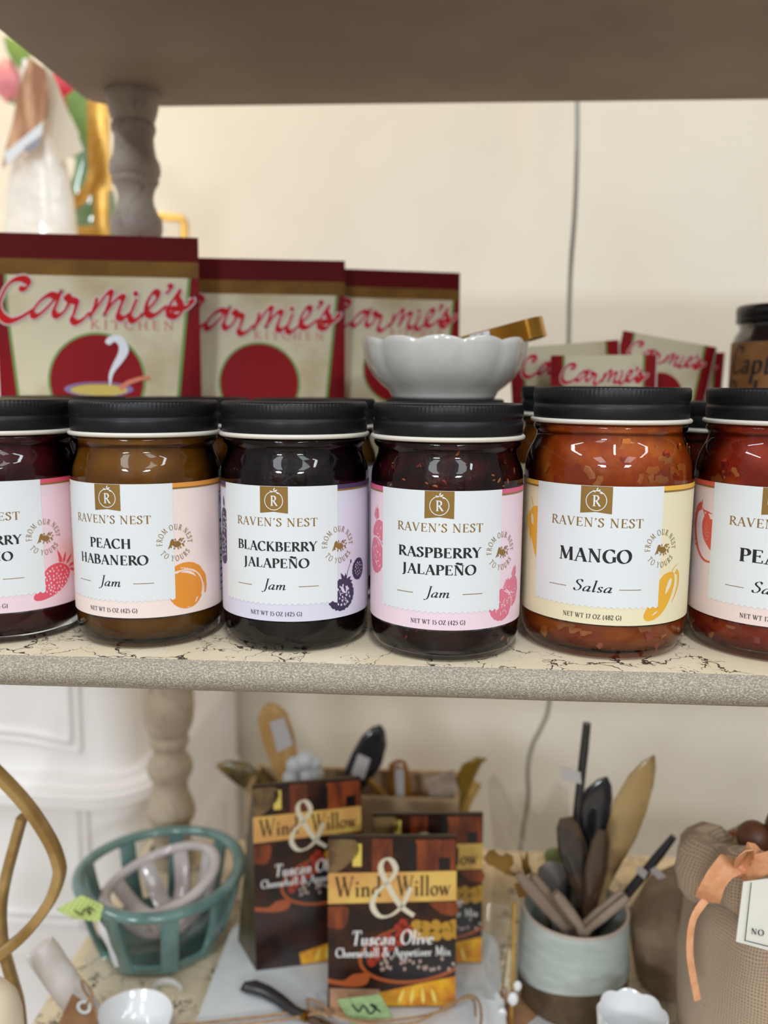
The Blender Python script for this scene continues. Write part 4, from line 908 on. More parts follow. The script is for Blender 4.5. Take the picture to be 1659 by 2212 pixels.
tg = ppoly([(62, 122), (98, 150), (105, 200), (92, 285), (62, 318), (22, 352), (4, 362), (12, 320), (26, 270), (40, 195)], .498).build('photo_tag', mat('tag_wood_print', C(150, 96, 60), .5, c2=C(206, 160, 120), nscale=25, stretch=(3, 1, .6)), root, False)
ppoly([(10, 330), (94, 262), (90, 290), (14, 358)], .4972, .0005).build('tag_white_band', m_paper, tg, False)
ppoly([(50, 320), (90, 291), (86, 312), (62, 330)], .4972, .0005).build('tag_grey_corner', mat('tag_grey', C(140, 140, 150), .5), tg, False)
# tulips
m_leaf = mat('tulip_leaf', C(84, 118, 40), .45, c2=C(108, 142, 56), nscale=30)
vz = at(198, 480, .66)
root = empty('glass_vase', 'green glass vase behind the gold stand', 'vase', (vz.x, .66, ZT))
m_vase = mat('green_glass', C(96, 132, 98), .08, spec=.7, coat=.6, c2=C(120, 152, 118), nscale=30)
zc = at(198, 470, .66).z; zr = at(198, 300, .66).z
MB().lathe([(0, 0), (.022, 0), (.028, .01), (.034, (zc-ZT)*.6), (.036, zc-ZT), (.030, zc-ZT+.03), (.020, zc-ZT+.05), (.016, zc-ZT+.07), (.017, zr-ZT), (.015, zr-ZT), (.013, zc-ZT+.07), (0, zc-ZT+.04)], 32).build('vase_body', m_vase, root, True, 60, local=True)
def tulip(label, px, py, Y, colr, base, leafpts, nm):
    root = empty('tulip', label, 'flower', base)
    c = at(px, py, Y); mb = MB()
    for k in range(5):
        a = 2*PI*k/5; d = Vector((math.cos(a), math.sin(a), 0)); s_ = Vector((-math.sin(a), math.cos(a), 0))
        pt = MB().loft([c+d*.004+Vector((0,0,-.024)), c+d*.014+Vector((0,0,-.012)), c+d*.016+Vector((0,0,.004)), c+d*.010+Vector((0,0,.020)), c+d*.004+Vector((0,0,.028))], s_, [.003, .012, .013, .008, .001], .0012, 8).build('petal', mat(nm, colr, .4), root, True)
    MB().tube(cr([tuple(base), tuple((Vector(base)+c)/2+Vector((.004, 0, 0))), tuple(c+Vector((0, 0, -.022)))], 6), .0025, 8).build('stem', m_leaf, root, True)
    for lp in leafpts:
        q = [at(x, y, Y-.01) for x, y in lp]; n = len(q)
        MB().loft(q, (1, .3, 0), [.002, .011, .014, .011, .002][:n], .001, 8).build('leaf', m_leaf, root, True)
bv = Vector((vz.x, .66, zr-.03))
tulip('red tulip with green leaves behind the cream card', 138, 190, .62, C(206, 44, 62), bv+Vector((.008, -.003, 0)), [[(196, 330), (186, 280), (172, 235), (158, 200), (148, 160)], [(212, 320), (206, 290), (196, 250), (186, 215), (176, 190)]], 'tulip_red')
tulip('pale pink tulip at the far left edge above the gift bag', 18, 178, .75, C(214, 130, 140), bv+Vector((-.012, .004, 0)), [[(10, 80), (28, 100), (45, 122), (58, 142), (66, 155)]], 'tulip_pink')
# gold stand
m_goldp = mat('gold_paint', C(196, 148, 64), .32, metal=.55, c2=C(214, 170, 88), nscale=60)
g0 = at(220, 500, .585)
root = empty('gold_lantern_frame', 'gold metal frame stand with curved arm next to the turned post', 'lantern frame', (g0.x, .585, ZT))
MB().loft([at(212, 150, .585), at(212, 220, .585), at(214, 330, .585), at(218, 415, .585)], (1, 0, 0), .0125, .005, 8, 6).build('wide_bar', m_goldp, root, True, 40)
q = [at(x, y, .578) for x, y in ((208, 300), (206, 350), (198, 390), (182, 420), (162, 440), (140, 452))]
MB().loft(cr([tuple(p) for p in q], 4), (0, 1, 0), .006, .0052, 8, 5).build('curved_arm', m_goldp, root, True, 40)
b_ = at(220, 560, .585); b_.z = ZT
MB().loft([at(218, 395, .583), at(220, 500, .583), b_], (1, 0, 0), .0085, .004, 8, 6).build('lower_bar', m_goldp, root, True, 40)
MB().loft([at(165, 500, .583), at(235, 500, .583)], (0, 0, 1), .006, .004, 8, 6).build('cross_bar', m_goldp, root, True, 40)
q = [at(300, 466, .60), at(392, 472, .60), at(398, 478, .60), at(396, 560, .60)]; e_ = q[-1].copy(); e_.z = ZT; e_.x = q[2].x
MB().loft(q[:2]+[q[2]], (0, 0, 1), .0045, .004, 8, 5).build('side_frame_top', m_goldp, root, True, 40)
MB().loft([q[2], e_], (1, 0, 0), .0045, .004, 8, 5).build('side_frame_leg', m_goldp, root, True, 40)
MB().loft([Vector((g0.x, .588, ZT+.003)), Vector((e_.x, .60, ZT+.003))], (0, 1, 0), .006, .003, 8, 5).build('foot_bar', m_goldp, root, True, 40)

# ================================================================== bottom shelf
SZ = -.34 + .0004; BZ = -.3248   # shelf top, marble board top
def on(px, py, z=SZ): return atz(px, py, z)
def basket(name, label, c, r1, r0, h, n, m_, rot, rimw=.0055, ribw=.0075, phase=0.0):
    root = empty(name, label, 'basket', c); root.rotation_euler = rot
    MB().lathe([(r1+rimw*math.cos(t), h+.0042*math.sin(t)) for t in [2*PI*i/10 for i in range(10)]], 64, lambda r, z, a, i: (r*(1+.012*math.sin(3*a)), z+.0016*math.sin(2*a)), closed=True).build('rim', m_, root, True, 60, local=True)
    MB().lathe([(0, .0), (r0*.9, 0), (r0*1.04, .004), (r0*1.10, .012), (r0*1.06, .0135), (r0*.95, .007), (0, .005)], 48).build('base', m_, root, True, 60, local=True)
    for k in range(n):
        a = 2*PI*k/n+phase; d = Vector((math.cos(a), math.sin(a), 0)); s_ = Vector((-math.sin(a), math.cos(a), 0))
        pts_ = [d*(r0*1.06)+Vector((0,0,.008)), d*(r0+(r1-r0)*.45)+Vector((0,0,h*.35)), d*(r0+(r1-r0)*.8)+Vector((0,0,h*.7)), d*r1+Vector((0,0,h))]
        MB().loft(cr([tuple(p) for p in pts_], 4), s_, [ribw*(1.25 if i in (0, 12) else 1.0) for i in range(13)], .0032, 8, 3).build('rib', m_, root, True, 60, local=True)
    return root
m_teal = mat('teal_glaze', C(108, 138, 133), .14, spec=.5, coat=.4, c2=C(88, 118, 114), nscale=30)
m_lav = mat('lavender_glaze', C(200, 190, 188), .14, spec=.5, coat=.4, c2=C(184, 172, 168), nscale=24)
YB = .242; pl_, pr_ = at(170, 1905, YB), at(524, 1852, YB); cx_ = (pl_.x+pr_.x)/2; rr_ = (pr_.x-pl_.x)/2 - .005
basket('berry_basket', 'large teal ceramic berry basket with openwork sides on the bottom shelf', (cx_, YB, SZ), rr_, .048, (pl_.z+pr_.z)/2-SZ, 9, m_teal, (0, 0, 0), phase=.25)
rl_ = Matrix.Rotation(R(-13), 3, 'Y') @ Matrix.Rotation(R(3), 3, 'X'); lc_ = at(347, 1900, YB-.002) - rl_ @ Vector((0, 0, .046))
lb_ = basket('berry_basket', 'smaller pale lavender ceramic basket tilted inside the teal basket', tuple(lc_), .0480, .020, .046, 9, m_lav, (R(3), R(-13), 0), .0050, .0074, .1)
m_ging = bpy.data.materials.new('green_gingham'); m_ging.use_nodes = True
nt = m_ging.node_tree; ck = nt.nodes.new('ShaderNodeTexChecker'); ck.inputs['Scale'].default_value = 420; ck.inputs['Color1'].default_value = C(212, 224, 150); ck.inputs['Color2'].default_value = C(180, 204, 104)
tcn = nt.nodes.new('ShaderNodeTexCoord'); nt.links.new(tcn.outputs['Object'], ck.inputs['Vector']); nt.links.new(ck.outputs[0], nt.nodes['Principled BSDF'].inputs['Base Color'])
m_rib = mat('white_ribbon', C(226, 224, 224), .4)
tg = ppoly([(120, 1966), (176, 1934), (224, 1956), (214, 1992), (160, 1984)], .150, .0006).build('price_tag', m_ging, lb_, False)
decal('handwriting', [[(p.x, p.z) for p in (at(x, y, .1494) for x, y in q_)] for q_ in sweep(cr([(160,1966),(176,1976),(182,1964),(196,1976),(190,1960),(204,1968)]), lambda a, t: 2.6)], lambda x, z: tuple(wmat(tg).inverted() @ Vector((x, .1494, z))), m_ink, tg)
MB().loft([at(x, y, yv) for x, y, yv in ((210, 1985, .152), (222, 2012, .154), (236, 2045, .155), (246, 2070, .156), (252, 2088, .157))], (1, 0, 0), [.0012, .0032, .0016, .0024, .0018], .0006, 8).build('ribbon_tail', m_rib, lb_, True)
MB().loft(cr([tuple(on(x, y, SZ+.0042)) for x, y in ((330, 2142), (336, 2128), (354, 2120), (376, 2123), (392, 2136))], 4), (0, 0, 1), .003, .0007, 8).build('ribbon_curl', m_rib, lb_, True)

# gold openwork stand at the left
m_goldb = mat('antique_gold', C(158, 124, 72), .36, metal=.45, c2=C(186, 154, 98), nscale=40)
YG = .085
gb = at(-30, 2230, YG)
root = empty('gold_stand', 'antique gold openwork stand with curved bands at the left edge', 'stand', (-.268, YG, SZ))
q = [at(x, y, YG) for x, y in ((-150, 1560), (-60, 1622), (0, 1676), (60, 1742), (106, 1812), (126, 1862), (127, 1895), (106, 1950), (58, 2012), (0, 2062), (-60, 2100), (-150, 2140))]
MB().loft(cr([tuple(p) for p in q], 5), (0, 1, 0), .0052, .0036, 8, 5).build('curved_band', m_goldb, root, True, 40)
q = [at(x, y, YG+.012) for x, y in ((48, 1765), (30, 1830), (12, 1900), (2, 1965), (6, 2040), (24, 2110), (42, 2180))]
e_ = at(46, 2230, YG+.012); e_.z = SZ; q.append(e_)
MB().loft(cr([tuple(p) for p in q], 4), (1, 0, 0), .0032, .0045, 8, 5).build('upright_band', m_goldb, root, True, 40)
cb = at(-18, 2205, .035)
o = MB().lathe([(0, 0), (.022, 0), (.026, .006), (.027, .03), (.0255, cb.z-SZ), (.0235, cb.z-SZ+.010), (.018, cb.z-SZ+.018), (.009, cb.z-SZ+.0225), (0, cb.z-SZ+.0235)], 40, origin=(cb.x-.008, .035, SZ)).build('ceramic_jar', mat('cream_ceramic', C(224, 206, 182), .35, c2=C(214, 194, 168), nscale=20), None, True, 60)
tag(o, 'smooth cream rounded ceramic jar in the bottom left corner', 'jar')

# white dish, roll and kraft tag
dc = on(286, 2196, SZ+.024)
o = MB().lathe([(0, 0), (.016, 0), (.018, .002), (.025, .012), (.0295, .0235), (.0288, .0245), (.0275, .0225), (.022, .010), (.014, .0045), (0, .004)], 56, origin=(dc.x, dc.y, SZ)).build('white_dish', mat('white_porcelain', C(226, 226, 228), .12, coat=.3), None, True, 60)
tag(o, 'small round white porcelain dish at the front of the bottom shelf', 'dish')
r0_ = on(196, 2206, SZ+.0115); r1_ = at(84, 2046, r0_.y+.004)
root = empty('paper_roll', 'white rolled paper bundle with twine and kraft tag leaning by the white dish', 'paper roll', r0_)
dr = (Vector(r1_)-Vector(r0_)).normalized()
mb = MB(); mb.tube([Vector(r0_)+dr*(i*.1*(Vector(r1_)-Vector(r0_)).length) for i in range(11)], [.0108, .0112, .0114, .0112, .0115, .0113, .0116, .0114, .0116, .0118, .0112], 24)
mb.build('roll', mat('tissue_white', C(226, 220, 216), .5, sss=.0, c2=C(216, 208, 202), nscale=60, bump=(60, .4, .002)), root, True, 60)
MB().tube([Vector(r1_)-dr*.004, Vector(r1_)+dr*.0008], [.0085, .0078], 20).build('inner_roll', mat('tissue_end', C(214, 206, 202), .6), root, True)
m_kraft = mat('kraft_paper', C(150, 108, 76), .65, c2=C(164, 122, 88), nscale=80)
kt = MB().prism([at(x, y, r0_.y-.022) for x, y in ((112, 2240), (156, 2148), (202, 2178), (222, 2240))], None, (0, .0006, 0)).build('kraft_tag', m_kraft, root, False)
rc = at(181, 2176, r0_.y-.0235)
MB().lathe([(.0042*1+.0014*math.cos(t), .0004*math.sin(t)) for t in [2*PI*i/8 for i in range(8)]], 28, closed=True).build('eyelet', m_paper, kt, True, local=True)
ey = kt.children[0]; ey.location = wmat(kt).inverted() @ rc; ey.rotation_euler = (R(90), 0, 0)
m_twine = mat('twine', C(168, 132, 96), .8, c2=C(146, 110, 76), nscale=300)
MB().tube(cr([tuple(at(x, y, r0_.y-.025)) for x, y in ((180, 2178), (190, 2165), (200, 2150), (190, 2130), (176, 2118), (182, 2140), (200, 2165), (210, 2195))], 5), .0009, 8).build('twine', m_twine, root, True)

# marble board, knife, twine and tags
m_marble = mat('white_marble', C(208, 210, 212), .2, spec=.5, c2=C(190, 193, 197), nscale=12, ncon=(.45, .75))
bx0, bx1, by0, by1, br_ = -.149, .082, .075, .262, .026
out = []
for cx0, cy0, a0 in ((bx1-br_, by1-br_, 0), (bx0+br_, by1-br_, 90), (bx0+br_*.5, by0+br_*.5, 180), (bx1-br_*.5, by0+br_*.5, 270)):
    rr0 = br_ if a0 < 180 else br_*.5
    for a in range(0, 91, 15): out.append((cx0+rr0*math.cos(R(a0+a)), cy0+rr0*math.sin(R(a0+a))))
o = MB().prism([(x, y, SZ) for x, y in out], None, (0, 0, BZ-SZ-.0003)).build('marble_board', m_marble, None, True, 30)
tag(o, 'white marble cheese board with rounded corners under the boxes', 'board')
root = empty('spreader_knife', 'dark handled spreader knife lying on the marble board', 'knife', on(590, 2165, BZ))
hq = [on(x, y, BZ+.0055) for x, y in ((520, 2138), (530, 2133), (548, 2132), (575, 2142), (605, 2160), (635, 2183), (655, 2192))]
MB().loft(hq, (.3, 1, 0), [.001, .0052, .0062, .0058, .0050, .0040, .0036], [.001, .0036, .0042, .0040, .0036, .0032, .003], 14).build('handle', mat('pewter', C(70, 68, 70), .25, metal=.6), root, True, 60)
hq2 = [on(x, y, BZ+.0045) for x, y in ((652, 2191), (664, 2198))]
MB().loft(hq2, (.3, 1, 0), .0042, .0036, 12).build('collar', m_brass, root, True)
hq3 = [on(x, y, BZ+.003) for x, y in ((664, 2198), (690, 2212), (730, 2232), (770, 2250))]
MB().loft(hq3, (.3, 1, 0), [.003, .006, .007, .002], .0008, 10).build('blade', mat('steel', C(190, 190, 192), .2, metal=1.0), root, True)
root = empty('twine_bow', 'natural jute twine bow tied across the marble board', 'twine', on(700, 2205, BZ))
for k, pts_ in enumerate((((380, 2216), (470, 2206), (560, 2196), (640, 2186), (690, 2178), (720, 2190)), ((390, 2222), (500, 2214), (600, 2204), (680, 2190), (716, 2184)), ((716, 2188), (690, 2166), (664, 2158), (672, 2180), (712, 2196)),
        ((716, 2190), (780, 2205), (880, 2200), (960, 2182), (1010, 2150), (1035, 2165), (1040, 2200), (1035, 2225)), ((716, 2192), (800, 2212), (900, 2208), (980, 2165), (1020, 2158), (1028, 2195)))):
    MB().tube(cr([tuple(on(x, y, BZ+.0035+.002*k)) for x, y in pts_], 5), .0010, 8).build('twine_strand', m_twine, root, True)
kc = MB().card([on(712, 2196, BZ+.001), on(822, 2192, BZ+.001), at(820, 2124, on(820, 2192, BZ).y+.012), at(712, 2130, on(712, 2196, BZ).y+.012)], .0006).build('kraft_card', m_kraft, None, False)
tag(kc, 'plain brown kraft card leaning on the front box', 'card')
m_sage = mat('sage_tag', C(150, 172, 122), .55, c2=C(132, 156, 102), nscale=200)
yy = on(790, 2205, BZ).y-.006
o = MB().prism([at(x, y, yy) for x, y in ((728, 2160), (820, 2148), (850, 2198), (760, 2214))], None, (0, .0006, 0)).build('price_tag', m_sage, None, False)
tag(o, 'sage green patterned price tag with handwriting in front of the box', 'price tag')
decal('handwriting', [[(p.x, p.z) for p in (at(x, y, yy-.0004) for x, y in q_)] for q_ in sweep(cr([(760,2170),(775,2185),(785,2172),(800,2190),(812,2176),(800,2170),(822,2186)]), lambda a, t: 4)], lambda x, z: (x, yy-.0004, z), m_ink, o)

# ---- three mix boxes
m_dark = mat('box_dark', C(30, 16, 12), .3, spec=.4, c2=C(58, 26, 14), nscale=40)
m_boxside = mat('box_side', C(66, 56, 34), .4, c2=C(84, 72, 46), nscale=30)
m_amber = mat('box_amber', C(140, 64, 26), .35, c2=C(90, 36, 16), nscale=60, ncon=(.35, .65), stretch=(2, 2, .6))
m_olivebr = mat('box_leaf_brown', C(84, 60, 38), .35, c2=C(120, 96, 60), nscale=70)
m_ban = mat('box_banner', C(206, 152, 86), .35, c2=C(222, 184, 96), nscale=25)
m_wt = mat('box_banner_ink', C(74, 46, 24), .4); m_amp = mat('box_ampersand', C(214, 204, 180), .35)
m_whitep = mat('box_white_print', C(226, 222, 220), .35)
m_terra = mat('box_terracotta', C(160, 78, 36), .35); m_red = mat('box_red_olive', C(150, 46, 28), .3); m_grn = mat('box_green_olive', C(178, 132, 40), .3)
m_blk = mat('box_black_olive', C(22, 14, 16), .3); m_glint = mat('box_glint', C(176, 150, 138), .3); m_yel = mat('box_yellow', C(218, 162, 34), .35, c2=C(188, 112, 20), nscale=70)
m_yel2 = mat('box_yellow_pale', C(222, 196, 92), .35)
def mixbox(label, BL, yaw, wd, TLpx, dep, splay=0.0):
    d = Vector((math.cos(yaw), math.sin(yaw), 0)); BR = BL+d*wd; back = Vector((-math.sin(yaw), math.cos(yaw), 0))
    root = empty('mix_box', label, 'box', (BL+BR)/2, yaw, 'appetizer mix boxes')
    # the lean: the top edge lies further back than the bottom edge
    TL = at(TLpx[0], TLpx[1], BL.y + dep*.35); h = TL.z-BL.z; TL = BL + back*(dep*.35) + Vector((0, 0, h)); TR = TL+d*wd
    b0, b1 = BL+back*dep-d*splay, BR+back*dep+d*splay; t0, t1 = TL+back*.003, TR+back*.003
    MB().add([BL, BR, TR, TL, b0, b1, t1, t0], [(0,1,2,3),(5,4,7,6),(4,0,3,7),(1,5,6,2),(3,2,6,7),(4,5,1,0)]).build('box_body', m_boxside, root, False)
    nm = (BR-BL).cross(TL-BL).normalized(); 
    if nm.y > 0: nm = -nm
    inv = wmat(root).inverted(); up = (TL-BL).normalized(); H = (TL-BL).length
    def fm(off): return lambda u, v: tuple(inv @ (TL + d*(u*wd) - up*(v*wd) + nm*off))
    f = [fm(.0002*(k+1)) for k in range(7)]; hv = H/wd
    fr_ = decal('front_print', [rect(0, 0, 1, hv)], f[0], m_dark, root)
    decal('bottle_print', [rect(.34, .02, .50, .28), rect(.68, .03, .99, .29)], f[1], m_amber, fr_)
    decal('leaf_print', [cr([(.0,.03),(.2,.03),(.24,.12),(.16,.22),(.04,.3),(.0,.28)], 4)], f[1], m_olivebr, fr_)
    decal('lemon_print', [rect(.19, .06, .26, .24)], f[1], m_yel2, fr_)
    decal('neck_print', [rect(.62, .06, .69, .27), rect(.86, .17, .95, .27)], f[2], m_blk, fr_)
    decal('banner', [[(0,.292),(1,.276),(1,.512),(0,.536)]], f[2], m_ban, fr_)
    [decal('pot_print', [cr(q_, 4)], f[1], m_amber, fr_) for q_ in ([(.0,.56),(.15,.56),(.15,.68),(.10,.74),(.0,.72)], [(.78,.53),(1,.53),(1,.63),(.88,.62)])]
    decal('bowl_print', [ellipse(.66, .93, .44, .235, 44, -6)], f[1], m_terra, fr_) if False else None
    clip = lambda polys: [q_ for q_ in (clip_half(p, 1.0, True) for p in polys) if len(q_) > 2]
    decal('bowl_print', clip([ellipse(.68, .94, .445, .235, 44, -8)]), f[1], m_terra, fr_)
    decal('olive_bed', clip([ellipse(.68, .935, .42, .212, 44, -8)]), f[2], m_blk, fr_)
    rnd = random.Random(5)
    decal('red_olives', [ellipse(.36+.06*i+rnd.uniform(-.02,.02), .90-.055*i+.05*jj+rnd.uniform(-.015,.015), .042, .036, 12, rnd.uniform(0, 90)) for i in range(5) for jj in range(3) if i+jj < 6], f[3], m_red, fr_)
    decal('green_olives', clip([ellipse(.70+.075*i+rnd.uniform(-.01,.01), .71+.075*jj+rnd.uniform(-.01,.01), .05, .04, 12, rnd.uniform(0, 90)) for i in range(5) for jj in range(2)]), f[3], m_grn, fr_)
    decal('olive_glints', [ellipse(.40+.62*rnd.random()*.95, .965+.10*rnd.random(), .012, .016, 8) for i in range(26)], f[3], m_glint, fr_)
    decal('ladle_print', [cr([(.0,1.13),(.12,1.15),(.2,1.10),(.32,1.10),(.30,1.18),(.18,1.2),(.0,1.17)], 4)], f[2], m_terra, fr_)
    decal('pepper_print', [[(.40, hv-.12),(.62, hv-.17),(1.0, hv-.25),(1.0, hv-.01),(.42, hv-.01)]], f[2], m_yel, fr_)
    decal('pepper_ribs', [leaf(.55+.1*k, hv-.02, .15, .03, -70-12*k) for k in range(4)], f[3], m_yel2, fr_)
    sl = -.016
    def tx(s_, h_, wv, x, y, **kw): return [[(px, py+sl*(px-.5)) for px, py in q_] for q_ in move(scale2(text(s_, h_, wv, **kw), 1, -1), x, y)]
    decal('banner_lettering', tx('Wind', .16, .36, .235, .475, thick=.15, thin=.06) + tx('Willow', .16, .42, .745, .475, thick=.15, thin=.06), f[3], m_wt, fr_)
    amp = [[(.31+(x)*.45, .64-y*.47) for x, y in q_] for q_ in glyph('&', .095, .035)[1]]
    decal('ampersand', amp, f[4], m_amp, fr_)
    decal('white_lettering', tx('Tuscan Olive', .115, .64, .50, .86, thick=.16, thin=.07, shear=.15) + tx('Cheeseball & Appetizer Mix', .075, .90, .51, .955, thick=.16, thin=.08), f[4], m_whitep, fr_)
    return root
mixbox('left mix box with its olive green side showing, set on the marble board', on(553, 2097, BZ), R(15), .088, (550, 1697), .042, .013)
mixbox('rear right mix box, mostly hidden behind the front one', on(1040, 2080, BZ)-Vector((math.cos(R(5)), math.sin(R(5)), 0))*.0905, R(5), .0905, (780, 1757), .036)
mixbox('front mix box with its whole face in view, reading Tuscan Olive', on(708, 2176, BZ), R(4.5), .0975, (708, 1806), .038)

# ---- kraft crate with utensils behind the boxes
cl, cr_ = at(540, 1740, .335), at(990, 1720, .335); cz = at(900, 1722, .318).z
root = empty('kraft_crate', 'open kraft brown crate of serving utensils behind the boxes', 'crate', ((cl.x+cr_.x)/2, .342, SZ))
for nm_, a, b in (('front_panel', (cl.x, .314, SZ), (cr_.x, .318, cz)), ('back_panel', (cl.x, .372, SZ), (cr_.x, .376, cz)), ('side_panel', (cl.x, .318, SZ), (cl.x+.004, .372, cz)), ('side_panel', (cr_.x-.004, .318, SZ), (cr_.x, .372, cz)), ('floor_panel', (cl.x+.004, .318, SZ), (cr_.x-.004, .372, SZ+.003))):
    MB().box(a, b).build(nm_, mat('crate_wood', C(194, 166, 134), .65, c2=C(180, 148, 114), nscale=40), root, False)
m_wood = mat('pale_wood', C(196, 156, 98), .5, c2=C(180, 138, 80), nscale=30, stretch=(4, 4, .5))
m_horn = mat('black_horn', C(26, 26, 30), .18, spec=.6, coat=.3, c2=C(44, 44, 50), nscale=20)
m_horn2 = mat('olive_horn', C(126, 106, 52), .25, spec=.5, c2=C(70, 56, 30), nscale=30)
m_ambh = mat('amber_horn', C(160, 104, 30), .2, spec=.5, coat=.3, c2=C(130, 76, 18), nscale=40)
m_stick = mat('sticker_paper', C(190, 184, 184), .6)
def utensil(name, label, cat, pts_, Y, ws, ts, m_, grp, tail=None, side=(1, .25, 0), sticker=None, bend=0.0):
    q = [at(x, y, Y+bend*i) for i, (x, y) in enumerate(pts_)]
    if tail is not None: q.append(Vector(tail)); ws = ws+[ws[-1]*.8]; ts = ts+[ts[-1]]
    root = empty(name, label, cat, q[-1], 0, grp)
    b = MB().loft(cr([tuple(p)+(wv, tv) for p, wv, tv in zip(q, ws, ts)], 5) if False else q, side, ws, ts, 14).build('body', m_, root, True, 60)
    if sticker:
        s_ = MB().card([at(x, y, Y-max(ts)-.0025) for x, y in sticker], .0005).build('price_sticker', m_stick, root, False)
    return root
GU = 'utensils in the kraft crate'
utensil('wooden_paddle', 'pale wooden paddle with a white sticker, tallest in the crate', 'paddle', [(572, 1524), (578, 1530), (588, 1548), (600, 1590), (613, 1640), (625, 1690), (636, 1740)], .345, [.004, .010, .0155, .0165, .014, .010, .008], [.002, .003, .0035, .0035, .003, .003, .003], m_wood, GU, (-.105, .345, SZ+.006), (1, 0, .25), [(582, 1560), (600, 1626), (634, 1608), (614, 1550)])
utensil('horn_spoon', 'olive and black horn spoon curving left out of the crate', 'spoon', [(468, 1652), (492, 1658), (525, 1672), (558, 1696), (585, 1730)], .35, [.002, .008, .012, .010, .006], [.001, .002, .003, .003, .003], m_horn2, GU, (-.11, .35, SZ+.006), (.2, .2, 1))
utensil('horn_spoon', 'glossy black pointed horn spoon with a white sticker in the crate', 'spoon', [(822, 1566), (818, 1575), (808, 1600), (792, 1640), (770, 1680), (752, 1720)], .34, [.001, .007, .0135, .0165, .0145, .008], [.001, .003, .005, .005, .004, .003], m_horn, GU, (-.06, .345, SZ+.006), (1, .2, .4), [(774, 1628), (758, 1672), (786, 1684), (800, 1640)])
utensil('amber_spreader', 'amber handled spreader with a pale sticker in the crate', 'spreader', [(856, 1643), (858, 1648), (862, 1670), (865, 1710), (868, 1750)], .338, [.004, .0085, .0105, .0105, .009], [.002, .004, .005, .005, .004], m_ambh, GU, (0, .338, SZ+.006), (1, 0, 0), [(852, 1662), (856, 1736), (874, 1736), (872, 1662)])
utensil('gold_spreader', 'curved olive gold spreader leaning right out of the crate', 'spreader', [(1050, 1640), (1035, 1642), (1015, 1660), (998, 1695), (985, 1740)], .345, [.002, .006, .009, .009, .007], [.001, .003, .004, .004, .003], mat('olive_gold', C(136, 108, 34), .3, metal=.4), GU, (.035, .345, SZ+.006), (1, .2, .3))
utensil('gold_tongs', 'slim gold tongs beside the amber spreader', 'tongs', [(796, 1684), (812, 1700), (830, 1722), (846, 1745)], .332, [.003, .004, .004, .003], [.002, .002, .002, .002], mat('warm_gold', C(170, 128, 60), .3, metal=.6), GU, (.0, .335, SZ+.006), (1, 0, .4))
utensil('bamboo_skewers', 'bundle of straw coloured skewers at the right of the crate', 'skewers', [(1026, 1690), (1012, 1715), (1000, 1745)], .35, [.007, .007, .006], [.003, .003, .003], mat('straw', C(192, 156, 84), .6, c2=C(150, 112, 50), nscale=90), GU, (.045, .352, SZ+.006), (1, 0, .3))
o = MB().card([at(917, 1684, .330), at(936, 1738, .334), at(996, 1720, .334), at(978, 1664, .330)], .0008)
o = o.build('printed_card', mat('card_print', C(172, 152, 138), .6, c2=C(150, 128, 112), nscale=120), None, False); tag(o, 'small tilted printed card standing in the kraft crate', 'card')
wf_c = at(655, 1662, .336)
root = empty('ceramic_flower', 'lumpy white ceramic flower sticking up from the crate', 'ornament', (wf_c.x, .336, wf_c.z-.02))
for k, (dx, dz, rr) in enumerate(((-.008, .004, .009), (.002, .010, .010), (.010, .006, .008), (-.012, -.008, .008), (.006, -.006, .010), (.014, -.004, .007))):
    MB().sphere((wf_c.x+dx, .336-.002*(k % 2), wf_c.z+dz), rr, rr*.8, rr, 14, 9).build('petal', mat('bisque_white', C(206, 208, 212), .4), root, True)
MB().tube([(wf_c.x, .338, wf_c.z), (wf_c.x-.002, .342, SZ+.006)], .003, 8).build('stem', mat('bisque_white', C(206, 208, 212), .4), root, True)

# ---- stoneware cup with utensils
ccx, ccy = .1385, .2000
root = empty('stoneware_cup', 'pale blue and brown stoneware cup holding horn and wooden utensils', 'cup', (ccx, ccy, SZ))
Hc = -.2625-SZ
def bw(a): return .0265 + .0055*math.sin(a+2.6) + .0012*math.sin(3*a)
m_brown = mat('stoneware_brown', C(96, 78, 58), .5, c2=C(74, 58, 42), nscale=60); m_blue = mat('stoneware_blue', C(182, 190, 184), .25, spec=.5, c2=C(168, 178, 172), nscale=30, stretch=(1, 1, 5))
MB().lathe([(0, 0), (.036, 0), (.0405, .002), (.0428, .008), (.0436, .018), (.0438, 1)], 64, lambda r, z, a, i: (r, bw(a) if z == 1 else z)).build('brown_base', m_brown, root, True, 60, local=True)
MB().lathe([(.0438, 1), (.0440, .034), (.0436, .050), (.0428, .064), (.0422, Hc-.003), (.0415, Hc), (.0396, Hc), (.0385, Hc-.003), (.0390, .05), (.0385, .012), (0, .008)], 64, lambda r, z, a, i: (r, bw(a) if z == 1 else z)).build('blue_glaze', m_blue, root, True, 60, local=True)
MB().lathe([(.0408+.0016*math.cos(t), Hc+.0012*math.sin(t)) for t in [2*PI*i/8 for i in range(8)]], 64, closed=True).build('rim', mat('bare_rim', C(188, 172, 160), .4), root, True, 60, local=True)
GC = 'utensils in the stoneware cup'
def tip(dx, dy, dz=.012): return (ccx+dx, ccy+dy, SZ+dz)
u = utensil('black_stick', 'upright black stick with a small price tag in the cup', 'stick', [(1268, 1562), (1262, 1620), (1253, 1700), (1245, 1770)], .205, [.0032, .0035, .0034, .0032], [.0032, .0035, .0034, .0032], m_horn, GC, tip(-.01, .005), (1, 0, 0))
MB().card([at(1210, 1655, .199), at(1214, 1685, .199), at(1256, 1694, .199), at(1254, 1668, .199)], .0004).build('price_tag', m_stick, u, False)
